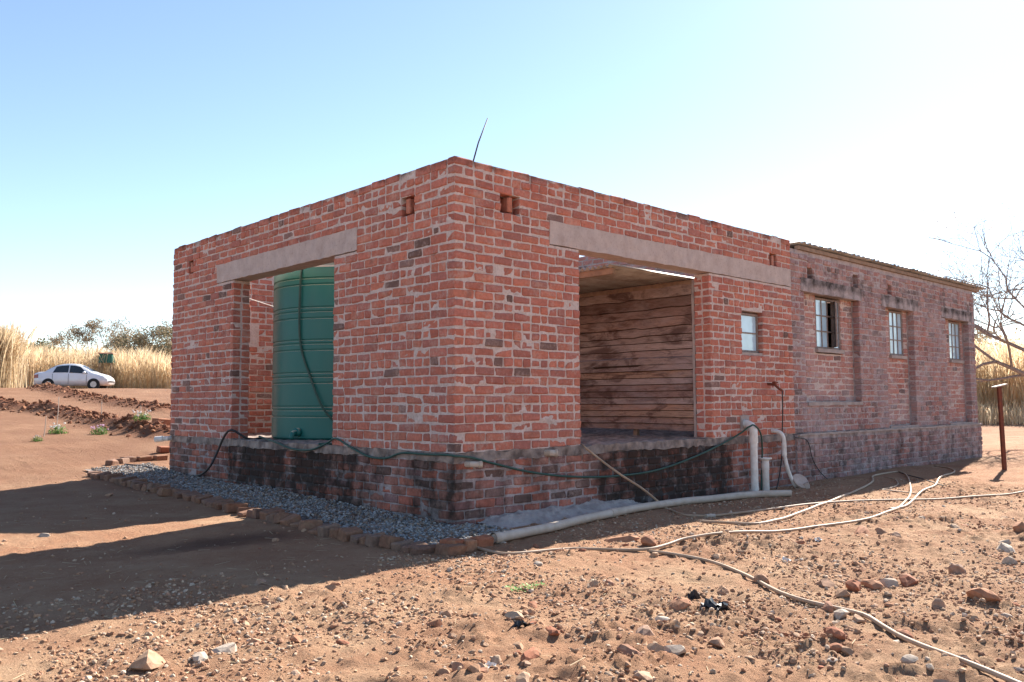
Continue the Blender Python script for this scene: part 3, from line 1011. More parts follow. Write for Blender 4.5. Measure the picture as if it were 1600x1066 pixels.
rough_block('plinth_ledge', (XN + .02, -.05, -.03), (XH + .03, .0, -.002), 'concrete', house, 33, .008)
# walls at the ends and the back of the old block
core('wall', (XH, .0, 0), Y_, X_, .23, .012, LY, PB, HH, [], 'mortar_old', house, None, 95, cell=.12)
core('wall', (XN, LY, 0), X_, Y_, .23, .01, LH - .24, PB, HH, [], 'mortar_old', house, None, 96, cell=.12)
we = core('wall', (XN + .015, .26, 0), Y_, -X_, .15, .01, LY - .5, PB, 2.88, [(-1, .70, 2.74, 3.2)], 'mortar_old', house, None, 97, cell=.06)
groupsH.append((bricks_for((XN + .015, .26, 0), Y_, -X_, LY - .5, 20 * CH, 14, [(-1, .70, 2.72, 3.2)], quoin=None, seed=15, pal=PAL_NEW, out=[], visible=False, ustart=.01), faces_for(Y_, -X_), we))
emit_bricks(groupsH, house, 300, 'brick_old')
rough_block('floor_slab', (XN + .27, .28, -.08), (XH - .25, LY - .25, -.003), 'slab', house, 41, .004, .5)
rough_block('end_pier', (XH - .005, .02, 1.75), (XH + .07, .26, 2.46), 'concrete', house, 42, .008)
# roof
MB().box((XN + .2, -.02, HH + .004), (XH + .25, .045, HH + .055)).build('wall_plate', 'timber', house)
MB().box((XN + .2, LY - .15, HH + .004), (XH + .25, LY - .08, HH + .055)).build('wall_plate', 'timber', house)
for k in range(10):
    o_ = corrugated('roof_sheet', (XN + .19 + k * .735, -.055 - .012 * (k % 3), HH + .098 + .004 * (k % 2)), (0, 1, .002), (1, 0, -.006), 6.6, .76, 10, .017, 'roof_tin', house, lip=1)
MB().tube([(XN + .4, .0, HH + .03), (XN + .4, .2, HH + .03)], .01).build('bolt', 'iron', house)

# ------------------------------------------------------------------ water tank behind the left opening
TC = (1.27, 3.68); TR = .935
tank = empty('water_tank', (TC[0], TC[1], 0), 'tall ribbed dark green plastic water tank standing inside the left opening', 'water tank')
prof = [(TR - .03, .006), (TR, .03)]
for zr in (.28, .36, .40, .68, .75, .80, 1.07, 1.145, 1.19, 1.45, 1.53, 1.58, 1.855, 1.93):
    prof += [(TR, zr - .012), (TR - .013, zr - .006), (TR - .013, zr + .006), (TR, zr + .012)]
prof += [(TR, 2.03), (TR - .012, 2.06), (TR - .05, 2.085)]
m = MB(); m.lathe(prof, TC, 72); bo = m.build('body', 'tank_green', tank, smooth=True)
bo.modifiers.new('edges', 'EDGE_SPLIT').split_angle = math.radians(22)
m = MB(); m.lathe([(TR - .05, 2.085), (TR - .12, 2.16), (TR - .38, 2.33), (.27, 2.43), (.26, 2.45)], TC, 72); m.build('dome', 'tank_green', tank, smooth=True)
m = MB(); m.lathe([(.26, 2.43), (.29, 2.44), (.29, 2.50), (.25, 2.525), (.0001, 2.535)], TC, 36); m.build('lid', 'tank_green', tank, smooth=True)
od = np.array([CAM[0] - TC[0], CAM[1] - TC[1]]); od /= np.linalg.norm(od); ot = np.array([-od[1], od[0]])
ob_ = np.array(TC) + (od * .78 - ot * .60) / np.hypot(.78, .60) * (TR - .02)
dr = (ob_ - np.array(TC)) / np.linalg.norm(ob_ - np.array(TC))
m = MB(); m.tube([(ob_[0], ob_[1], .10), (ob_[0] + dr[0] * .07, ob_[1] + dr[1] * .07, .10)], .05, 14)
m.tube(catmull([(ob_[0] + dr[0] * .06, ob_[1] + dr[1] * .06, .10), (ob_[0] + dr[0] * .12, ob_[1] + dr[1] * .12, .085), (ob_[0] + dr[0] * .14, ob_[1] + dr[1] * .14, .02)], .02), .03, 12)
m.build('outlet', 'tank_green', tank, smooth=True)

# ------------------------------------------------------------------ hoses and pipes
def hose(name, pts, r, mat, label, cat='hose', group=None, step=.05):
    o = MB(); o.tube(catmull(pts, step), r, 9)
    q = np.array(pts[0]); ob = o.build(name, mat, smooth=True, loc=tuple(q))
    return tag(ob, label, cat, group)


def lay(pix, r):
    out = []
    P = [ground_at(*q) for q in pix]
    Q = np.array(catmull(P, .03))
    zq = ground_z(Q[:, 0], Q[:, 1]); k = 9; zp = np.pad(zq, k, mode='edge')
    zm = np.array([.5 * zp[i:i + 2 * k + 1].max() + .5 * zp[i:i + 2 * k + 1].mean() for i in range(len(zq))])
    zm = np.convolve(np.pad(zm, 6, mode='edge'), np.ones(13) / 13, 'valid')
    for i in list(range(0, len(Q) - 3, 6)) + [len(Q) - 1]:
        out.append((Q[i, 0], Q[i, 1], zm[i] + r * .6))
    return out


def LW(px, py, off=.03): return tuple(on_plane(px, py, 0, -off))
def RW(px, py, off=.03): return tuple(on_plane(px, py, 1, -off))


hose('garden_hose', [LW(405, 682, -.12), LW(428, 690, .02), LW(455, 701), LW(485, 703), LW(512, 692), LW(524, 685), LW(545, 697), LW(575, 713), LW(603, 716), LW(628, 708), LW(665, 710), LW(700, 711),
     (-.03, -.03, -.02), RW(735, 715), RW(770, 724), RW(830, 738), RW(895, 745), RW(960, 744), RW(1025, 735), RW(1085, 714), RW(1135, 690), RW(1160, 675, .10), RW(1176, 664, .20), RW(1188, 676, .16),
     RW(1191, 700, .12), RW(1190, 735, .10), (4.83, -.11, -.66)], .0105, 'hose_green', 'thin green hose strung around the corner along the top of the plinth', 'hose')
ta = np.array(TC) + np.array([-.93, -.36]) / np.hypot(.93, .36) * (TR + .02)
tb = np.array(TC) + np.array([-.86, -.50]) / np.hypot(.86, .50) * (TR + .02)
tcc = np.array(TC) + np.array([-.60, -.80]) * (TR + .03); tdd = np.array(TC) + np.array([-.42, -.91]) * (TR + .04)
hose('filler_hose', [(ta[0] + .3, ta[1] + .1, 2.16), (ta[0] + .06, ta[1] + .02, 2.075), (ta[0], ta[1], 1.95), (ta[0], ta[1], 1.2), (tb[0], tb[1], .75), ((tb[0] + tcc[0]) / 2 - .05, (tb[1] + tcc[1]) / 2 - .03, .38), (tcc[0], tcc[1], .16), (tdd[0], tdd[1], .05), (tdd[0] + .1, tdd[1] - .25, .02), (.28, 2.10, .012), (-.03, 2.2, .012)],
     .013, 'hose_green', 'green hose hanging down the side of the water tank', 'hose')
bl = [(.30, 4.1, .015), (.10, 4.05, .012), LW(362, 672, .05), LW(350, 683, .07), LW(338, 710, .12), LW(325, 733, .20)]
g1 = [ground_at(*q) for q in ((306, 748), (270, 744), (230, 738), (195, 733))]
hose('drain_hose', bl + [(q[0], q[1], gz(q[0], q[1]) + .045) for q in g1], .014, 'hose_black', 'black hose drooping from the left opening down to the gravel strip', 'hose')

hose('ground_hose', lay([(672, 822), (705, 841), (740, 855), (790, 866), (850, 861), (900, 857), (1010, 860), (1060, 851), (1080, 849), (1177, 840), (1275, 827), (1363, 817), (1398, 801), (1418, 781), (1423, 765), (1416, 744), (1400, 738)], .0115), .0115,
     'hose_cream', 'long dusty hose running from the gravel corner across the rubble to the far wall', 'hose')
hose('ground_hose', lay([(1012, 860), (1070, 868), (1120, 880), (1170, 903), (1230, 937), (1290, 955), (1350, 969), (1400, 998), (1450, 1024), (1550, 1066), (1620, 1096)], .0115), .0115,
     'hose_cream', 'dusty hose slanting down through the stones to the bottom right', 'hose')
c0 = [(1.78, .35, .015), (1.70, .05, .012), RW(915, 700, .05), RW(940, 720, .10), RW(970, 742, .25)]
cg = lay([(1040, 795), (1070, 804), (1110, 805), (1180, 800), (1288, 788), (1405, 783), (1500, 779), (1600, 771), (1660, 766)], .0115)
hose('ground_hose', c0 + [tuple((np.array(c0[-1]) + np.array(cg[0])) / 2 + np.array((0, 0, .02)))] + cg, .0115, 'hose_cream', 'pale hose hanging from the right opening and running along the ground out of the picture', 'hose')
hc = ground_at(1110, 805); cp = MB(); dv = np.array(cg[10]) - np.array(cg[2]);
dv = ground_at(1130, 804) - ground_at(1090, 806); dv[2] = 0; dv /= np.linalg.norm(dv); hz = gz(hc[0], hc[1]) + .009
for a_, b_, r_ in ((-.05, -.012, .018), (-.012, .012, .022), (.012, .05, .018)):
    cp.tube([(hc[0] + dv[0] * a_, hc[1] + dv[1] * a_, hz), (hc[0] + dv[0] * b_, hc[1] + dv[1] * b_, hz)], r_, 10)
tag(cp.build('hose_coupling', 'pvc_dusty', smooth=False, loc=(hc[0], hc[1], hz)), 'small ribbed coupling joining two lengths of hose in front of the pipes', 'coupling')
hose('ground_hose', lay([(1086, 814), (1130, 818), (1177, 822), (1210, 817), (1262, 801), (1288, 789), (1340, 768), (1363, 755), (1366, 745), (1405, 739)], .0135), .0135,
     'hose_cream', 'orange brown hose curving from the rubble up to the shaded wall foot', 'hose')
hose('ground_hose', lay([(1389, 798), (1418, 791), (1437, 772), (1460, 762), (1470, 749), (1491, 739), (1483, 733), (1460, 729)], .0125), .0125,
     'hose_cream', 'cream hose end hooking back towards the far plinth', 'hose')
hose('ground_hose', lay([(1440, 773), (1400, 769), (1378, 768), (1402, 760), (1398, 752), (1382, 747)], .008), .008,
     'hose_cream', 'thin hose loop lying inside the bends of the thicker hoses', 'hose')
hose('cable', lay([(1405, 740), (1430, 747), (1454, 755), (1475, 761)], .006), .006, 'hose_black', 'thin black cable on the ground by the far wall', 'cable')

PVCP = lay([(772, 849), (850, 832), (925, 815), (1000, 801), (1070, 790), (1130, 783), (1190, 778), (1236, 777)], .045)
PVCP = [(p[0], p[1], p[2] + .012) for p in PVCP]
root = empty('waste_pipe', PVCP[0], 'long white plastic pipe lying on the ground along the front plinth', 'pipe')
m = MB(); m.tube(catmull(PVCP, .15), .038, 16, caps=False); m.build('pipe', 'pvc_dusty', root, smooth=True)
q = ground_at(962, 808); k0 = min(range(len(PVCP)), key=lambda i: (PVCP[i][0] - q[0]) ** 2 + (PVCP[i][1] - q[1]) ** 2)
a_, b_ = np.array(PVCP[k0]), np.array(PVCP[k0 + 1]); dd = (b_ - a_) / np.linalg.norm(b_ - a_)
m = MB(); m.tube([a_, a_ + dd * .02, a_ + dd * .12], .042, 16); m.build('socket', 'pvc_dusty', root, smooth=False)
a_, b_ = np.array(PVCP[0]), np.array(PVCP[1]); dd = (b_ - a_) / np.linalg.norm(b_ - a_)
m = MB(); m.tube([a_ - dd * .01, a_ + dd * .07], .044, 16, caps=False); m.tube([a_, a_ + dd * .06], .033, 16); m.build('collar', 'pvc_dusty', root)

# soil pipe with elbow
r1 = empty('soil_pipe', (4.63, -.14, gz(4.63, -.14)), 'thick white plastic pipe with an elbow coming out of the brick wall', 'pipe')
m = MB(); m.tube([(4.63, -.14, -.78), (4.63, -.14, .0)], .045, 18); m.build('pipe', 'pvc', r1, smooth=False)
m = MB(); m.tube(catmull([(4.63, -.14, -.01), (4.63, -.14, .07), (4.64, -.115, .125), (4.65, -.05, .155), (4.655, .03, .16)], .02), .049, 18); m.build('elbow', 'pvc', r1, smooth=True)
m = MB(); m.tube([(4.63, -.14, -.075), (4.63, -.14, .035)], .053, 18); m.tube([(4.63, -.14, -.74), (4.63, -.14, -.60)], .049, 18); m.build('collar', 'pvc', r1)
rough_block('mortar_patch', (4.56, -.016, .07), (4.75, .01, .26), 'concrete', r1, 77, .012, .03)
r2 = empty('vent_pipe', (4.90, -.13, gz(4.9, -.13)), 'short open white plastic pipe with a flared rim, between two taller pipes', 'pipe')
m = MB(); m.lathe([(.046, -.80), (.046, -.42), (.050, -.415), (.050, -.33), (.047, -.325), (.047, -.285)], (4.90, -.13), 18); m.build('pipe', 'pvc', r2, smooth=True)
m = MB(); m.lathe([(.047, -.30), (.060, -.287), (.083, -.280), (.083, -.262), (.064, -.264), (.040, -.285), (.038, -.45)], (4.90, -.13), 22); m.build('rim', 'pvc', r2)
gb = gz(5.60, -.30)
r3 = empty('gully_pipe', (5.6, -.3, gb), 'thin leaning white waste pipe ending in a tilted brown gully dish at the wall foot', 'pipe')
m = MB(); m.tube(catmull([(5.31, .03, .055), (5.32, -.06, .05), (5.335, -.12, .02), (5.345, -.143, -.04), (5.35, -.145, -.12)], .02), .026, 14); m.build('elbow', 'pvc', r3, smooth=True)
m = MB(); m.tube([(5.345, -.145, -.10), (5.35, -.145, -.26)], .031, 14); m.build('collar', 'pvc', r3)
m = MB(); m.tube(catmull([(5.35, -.145, -.25), (5.385, -.165, -.42), (5.43, -.19, -.55), (5.48, -.22, -.66)], .03), .024, 14); m.build('pipe', 'pvc', r3, smooth=True)
dn = Vector((-.25, -.72, .65)).normalized(); gc = Vector((5.52, -.27, gb + .09))
m = MB(); m.tube([gc - dn * .02, gc - dn * .012, gc + dn * .006, gc + dn * .012], [.09, .112, .112, .10], 22); m.build('dish', 'pvc_brown', r3)
m = MB(); m.tube([(5.55, -.28, gb + .06), (5.56, -.29, gb + .02), (5.57, -.30, gb - .04), (5.575, -.31, gb - .10)], [.075, .07, .07, .06], 18)
m.tube([(5.555, -.285, gb + .035), (5.56, -.29, gb + .01)], .079, 18); m.build('trap', 'pvc_brown', r3)
for nm, x_, z_, r_, ln, lb in (('overflow_stub', .12, -.10, .026, .12, 'short white pipe stub poking out of the plinth near the corner'), ('overflow_stub', 1.13, -.045, .032, .07, 'stubby white pipe end in the plinth below the right pier')):
    m = MB(); m.tube([(x_ + .0, .05, z_), (x_ + .03, -.03, z_), (x_ + .03 + ln * .8, -.05 - ln * .15, z_ - .004)], r_, 14); m.tube([(x_ + .03 + ln * .62, -.047 - ln * .1, z_ - .003), (x_ + .03 + ln * .84, -.052 - ln * .15, z_ - .004)], r_ * 1.2, 14)
    tag(m.build(nm, 'pvc_dusty', smooth=False, loc=(x_, -.02, z_)), lb, 'pipe')
m = MB(); m.tube([(.1, 6.16, -.03), (-.06, 6.12, -.035), (-.16, 6.22, -.045)], .032, 12); m.tube([(-.10, 6.16, -.038), (-.18, 6.24, -.047)], .040, 12)
tag(m.build('overflow_stub', 'pvc', loc=(0, 6.15, -.03)), 'pale pipe stub sticking out at the far left end of the wall', 'pipe')
# tap with a cable, thin wire
m = MB(); m.tube([(5.24, .03, .66), (5.24, -.10, .65)], .018, 10); m.tube([(5.24, -.09, .655), (5.30, -.12, .60), (5.36, -.13, .575)], .016, 10); m.box((5.20, -.13, .665), (5.27, -.085, .685)); m.tube([(5.24, -.10, .64), (5.24, -.10, .69)], .022, 10)
tag(m.build('wall_tap', 'rust', loc=(5.24, 0, .65)), 'rusty tap standing out from the brick wall above the thin waste pipe', 'tap')
hose('cable', [(5.37, -.13, .57), (5.385, -.12, .3), (5.39, -.10, 0), (5.37, -.10, -.25), (5.28, -.12, -.45), (5.18, -.14, -.60), (5.12, -.15, gz(5.12, -.15) + .01)], .008, 'hose_black', 'dark cable hanging straight down from the wall tap', 'cable')
hose('cable', [RW(1243, 684, .05), RW(1258, 686, .06), RW(1264, 694, .06), RW(1270, 718, .06), RW(1282, 738, .06), RW(1300, 755, .08)], .006, 'hose_black', 'thin dark wire curling down the old plinth', 'cable')

# rod on the wall head
a_ = np.array((.28, .10, HT - .05)); rod = MB(); q1 = on_plane(762, 185, 1, .10)
rod.tube([a_, a_ * .5 + q1 * .5 + np.array((-.015, 0, 0)), q1], [.008, .007, .005], 7)
tag(rod.build('reinforcing_rod', 'iron', smooth=True, loc=tuple(a_)), 'thin bent iron rod sticking up from the wall top at the corner', 'rod')

# marker post on the right
pp = ground_at(1570, 735); pt = np.array((pp[0], pp[1], 0)); d_ = ray(1561, 604); t_ = np.hypot(pp[0] - CAM[0], pp[1] - CAM[1]) / np.hypot(d_[0], d_[1]); ptop = CAM + d_ * t_
pr_ = empty('standpipe_post', pp, 'rust red metal post with a short flat crosspiece, standing on bare soil', 'post')
m = MB(); m.tube([(pp[0], pp[1], pp[2] - .2), tuple(ptop)], .036, 4); m.build('post', 'rust', pr_)
Mx = Matrix.Translation(tuple(ptop)) @ Matrix.Rotation(YAW - math.pi / 2 , 4, 'Z') @ Matrix.Rotation(-.22, 4, 'Y')
m = MB(); m.box((-.10, -.05, 0), (.11, .05, .018), Mx); m.build('crosspiece', 'pvc_dusty', pr_)

# ------------------------------------------------------------------ gravel strip, edging bricks, apron
def ico():
    t = (1 + 5 ** .5) / 2
    v = np.array([(-1, t, 0), (1, t, 0), (-1, -t, 0), (1, -t, 0), (0, -1, t), (0, 1, t), (0, -1, -t), (0, 1, -t), (t, 0, -1), (t, 0, 1), (-t, 0, -1), (-t, 0, 1)], float)
    v /= np.linalg.norm(v[0])
    f = np.array([(0, 11, 5), (0, 5, 1), (0, 1, 7), (0, 7, 10), (0, 10, 11), (1, 5, 9), (5, 11, 4), (11, 10, 2), (10, 7, 6), (7, 1, 8), (3, 9, 4), (3, 4, 2), (3, 2, 6), (3, 6, 8), (3, 8, 9), (4, 9, 5), (2, 4, 11), (6, 2, 10), (8, 6, 7), (9, 8, 1)])
    return v, f


ICV, ICF = ico()


def subdiv(v, f):
    v = [tuple(q) for q in v]; cache = {}; out = []
    def mid(a, b):
        k = (min(a, b), max(a, b))
        if k not in cache:
            p = (np.array(v[a]) + np.array(v[b])) / 2; p /= np.linalg.norm(p); v.append(tuple(p)); cache[k] = len(v) - 1
        return cache[k]
    for a, b, c in f:
        ab, bc, ca = mid(a, b), mid(b, c), mid(c, a)
        out += [(a, ab, ca), (b, bc, ab), (c, ca, bc), (ab, bc, ca)]
    return np.array(v), np.array(out)


IC2 = subdiv(ICV, ICF); IC3 = subdiv(*IC2)


def chips(name, P, S, cols, mat, label, cat, seed, flat=.6):
    """many small stones as one mesh"""
    r = np.random.default_rng(seed); n = len(P)
    base = ICV[None] * (1 + r.uniform(-.28, .28, (n, 12, 1)))
    sc = np.stack([S * r.uniform(.8, 1.5, n), S * r.uniform(.6, 1.1, n), S * r.uniform(.5, .9, n) * flat / .6], -1)
    v = base * sc[:, None, :]
    for ax in range(3):
        a = r.uniform(0, 6.28, n) if ax == 2 else r.normal(0, .35, n); c, s = np.cos(a)[:, None], np.sin(a)[:, None]
        i, j = [(1, 2), (2, 0), (0, 1)][ax]
        vi, vj = v[..., i] * c - v[..., j] * s, v[..., i] * s + v[..., j] * c
        v[..., i], v[..., j] = vi, vj
    v = v + P[:, None, :]
    f = (ICF[None] + (np.arange(n) * 12)[:, None, None]).reshape(-1, 3)
    cc = np.asarray(cols)[r.integers(len(cols), size=n)] * r.uniform(.75, 1.2, (n, 1))
    t = np.ones((n, 12, 4)); t[:, :, :3] = cc[:, None, :]
    o = link_mesh(name, v.reshape(-1, 3), f, mat, tint=t.reshape(-1, 4))
    return tag(o, label, cat, kind='stuff')


EDGE_X = -.90
rg = np.random.default_rng(20)
n = 13000
gxp = rg.uniform(EDGE_X + .10, -.005, n); gyp = rg.uniform(-.95, 6.9, n)
n2 = 1100
gx2 = rg.uniform(-.1, .16, n2); gy2 = rg.uniform(-.72, -.01, n2) ; ok = gy2 < -.0
gxp = np.concatenate([gxp, gx2[ok]]); gyp = np.concatenate([gyp, gy2[ok]])
kq = (gyp > -.86 + .28 * (gxp + .85)); gxp, gyp = gxp[kq], gyp[kq]
# heap a little against the edging
gzp = ground_z(gxp, gyp) + .025 + .02 * noise2(gxp * 4, gyp * 4, 33) + rg.uniform(-.012, .008, len(gxp))
chips('gravel', np.stack([gxp, gyp, gzp], 1), rg.uniform(.007, .016, len(gxp)), [(.27, .265, .265), (.34, .335, .33), (.19, .19, .19), (.38, .355, .33), (.30, .235, .18), (.25, .165, .12), (.22, .17, .14)], 'gravel', 'strip of crushed grey stone along the left wall foot', 'gravel', 1)
bx = np.linspace(EDGE_X + .03, .0, 10); by = np.linspace(-.62, 6.95, 80); BX, BY = np.meshgrid(bx, by)
V = np.stack([BX.ravel(), BY.ravel(), ground_z(BX.ravel(), BY.ravel()) + .022], 1)
ii = np.arange(800).reshape(80, 10); Fg = np.stack([ii[:-1, :-1], ii[:-1, 1:], ii[1:, 1:], ii[1:, :-1]], -1).reshape(-1, 4)
gb_ = link_mesh('gravel_bed', V, Fg.tolist(), 'slab'); tag(gb_, 'dusty bed under the crushed stone strip', 'gravel', kind='structure')

_on = 'first second third fourth fifth sixth seventh eighth ninth tenth eleventh twelfth thirteenth fourteenth fifteenth sixteenth seventeenth eighteenth nineteenth'.split()
ORD = list(_on)
for _t, _th in (('twenty', 'twentieth'), ('thirty', 'thirtieth'), ('forty', 'fortieth'), ('fifty', 'fiftieth'), ('sixty', 'sixtieth'), ('seventy', 'seventieth')):
    ORD += [_th] + [_t + '-' + q for q in _on[:9]]
re_ = np.random.default_rng(31)


def loose_brick(name, c, ang, tilt, half, label, group, mat='stone_brick'):
    v = brick_verts(half, re_, .004)
    v += (noise3(v[:, 0] * 23 + c[0], v[:, 1] * 23 + c[1], v[:, 2] * 23, 3)[:, None] - .5) * .012
    o = link_mesh(name, v, faces_for(X_, Y_), mat)
    o.location = tuple(c); o.rotation_euler = (tilt[0], tilt[1], ang)
    return tag(o, label, 'brick', group)


ye = -.98; k = 0
while ye < 6.3:
    hl_ = re_.choice([.055, .060, .075, .10], p=[.4, .35, .15, .1])
    x_ = EDGE_X + re_.normal(0, .018) - .03 * math.sin(ye * 1.3)
    if k == 0: x_ += .10
    zt = gz(x_, ye) + .020 + re_.uniform(-.022, .024)
    loose_brick('edging_brick', (x_, ye + hl_, zt), math.pi / 2 + re_.normal(0, .13), (re_.normal(0, .12), re_.normal(0, .12)), (hl_, re_.uniform(.075, .105), .046), 'half-buried edging brick along the gravel strip, %s from the near corner' % ORD[k], 'bricks edging the gravel strip', 'brick_dirty')
    ye += 2 * hl_ + re_.uniform(.004, .03); k += 1
for (px_, py_, l_, w_, h_, an, lb) in ((706, 862, .085, .065, .055, .5, 'sunlit broken brick at the near corner of the gravel strip'), (730, 858, .065, .05, .045, .15, 'small pale brick bit beside the sunlit corner brick'),
                                       (752, 853, .10, .05, .045, .1, 'orange brick against the mouth of the long white pipe')):
    p = ground_at(px_, py_); loose_brick('edging_brick', (p[0], p[1], gz(p[0], p[1]) + h_ * .75), an, (.05, .1), (l_, w_, h_), lb, 'bricks edging the gravel strip')
fe = [ground_at(*q) for q in ((186, 745), (176, 727), (200, 722), (262, 717))]
kk = 0
for a_, b_ in zip(fe[1:-1], fe[2:]):
    L = np.linalg.norm(b_ - a_); t = 0.0
    while t < L:
        p = a_ + (b_ - a_) * t / L
        loose_brick('edging_brick', (p[0], p[1], gz(p[0], p[1]) + .03), math.atan2(b_[1] - a_[1], b_[0] - a_[0]) + re_.normal(0, .08), (re_.normal(0, .08), 0), (.11, .055, .045), 'edging brick beyond the far left end of the building, %s from the left' % ORD[kk], 'bricks edging the far bed', 'brick_dirty')
        t += .25; kk += 1
p = ground_at(252, 677); loose_brick('loose_brick', (p[0], p[1], gz(p[0], p[1]) + .06), .3, (.1, .05), (.16, .10, .09), 'red brick lying by the far left edge of the building', None)
p = ground_at(258, 708); loose_brick('loose_brick', (p[0], p[1], gz(p[0], p[1]) + .05), .1, (.1, .05), (.12, .07, .05), 'pale brick on the ground next to the far left wall end', None)

# crumbling mortar apron on the right of the corner
ax_ = np.linspace(.25, 2.7, 200); ay_ = np.linspace(0, 1, 28); AX, AY = np.meshgrid(ax_, ay_)
wd_ = .34 * (1 - .55 * sstep(1.2, 2.7, AX)) * (.8 + .4 * noise2(AX * 3, AX * 0, 5))
yy_ = -AY * wd_ + .02
hh_ = .075 * (1 - AY ** 1.6) * (.7 + .7 * noise2(AX * 5, AY * 4, 6)) * sstep(2.7, 2.2, AX) * sstep(.2, .5, AX) + .02 * noise2(AX * 20, AY * 9, 7) + .022 * np.maximum(noise2(AX * 34, AY * 12, 8) - .45, 0)
zz_ = ground_z(AX, yy_, False) + hh_ - .03 * AY ** 3 + .005
ii = np.arange(AX.size).reshape(AX.shape); Fa = np.stack([ii[:-1, :-1], ii[1:, :-1], ii[1:, 1:], ii[:-1, 1:]], -1).reshape(-1, 4)
apr = link_mesh('mortar_apron', np.stack([AX.ravel(), yy_.ravel(), zz_.ravel()], 1), Fa.tolist(), 'concrete')
tag(apr, 'crumbled pale mortar heaped along the foot of the front plinth', 'apron', kind='structure')

# ------------------------------------------------------------------ stones, rubble, litter
rs = np.random.default_rng(44)


def stone_mesh(seed, blocky):
    r = np.random.default_rng(seed)
    v, f = IC2 if not blocky else IC2
    v = v.copy()
    for _ in range(14 if not blocky else 9):              # cut flat facets
        nrm = r.normal(size=3); nrm /= np.linalg.norm(nrm); d = r.uniform(.42, .82)
        s = v @ nrm; over = np.maximum(s - d, 0); v -= over[:, None] * nrm
    v *= 1 + .22 * (noise3(v[:, 0] * 1.7 + seed, v[:, 1] * 1.7, v[:, 2] * 1.7, seed)[:, None] - .5) + .10 * (noise3(v[:, 0] * 5 + seed, v[:, 1] * 5, v[:, 2] * 5, seed)[:, None] - .5)
    me = bpy.data.meshes.new('stone'); me.from_pydata(v.tolist(), [], f.tolist()); me.update()
    return me


STM = {}
for mt in ('stone', 'stone_pale', 'stone_brick'):
    STM[mt] = []
    for s in range(7):
        me = stone_mesh(100 + s + 17 * len(mt), mt == 'stone_brick'); me.materials.append(MATS[mt]); STM[mt].append(me)


def stone(x, y, sx, sy, sz, mt, label, group, cat='stone', sink=.3, name='stone'):
    o = bpy.data.objects.new(name, STM[mt][rs.integers(7)]); COL.objects.link(o)
    ra = np.linspace(0, 6.28, 9); zs_ = ground_z(x + .75 * sx * np.cos(ra), y + .75 * sx * np.sin(ra))
    o.location = (x, y, float(np.percentile(zs_, 15)) + sz * (.62 - 2 * sink * .62)); o.scale = (sx, sy, sz)
    o.rotation_euler = (rs.normal(0, .2), rs.normal(0, .2), rs.uniform(0, 6.28))
    return tag(o, label, cat, group)


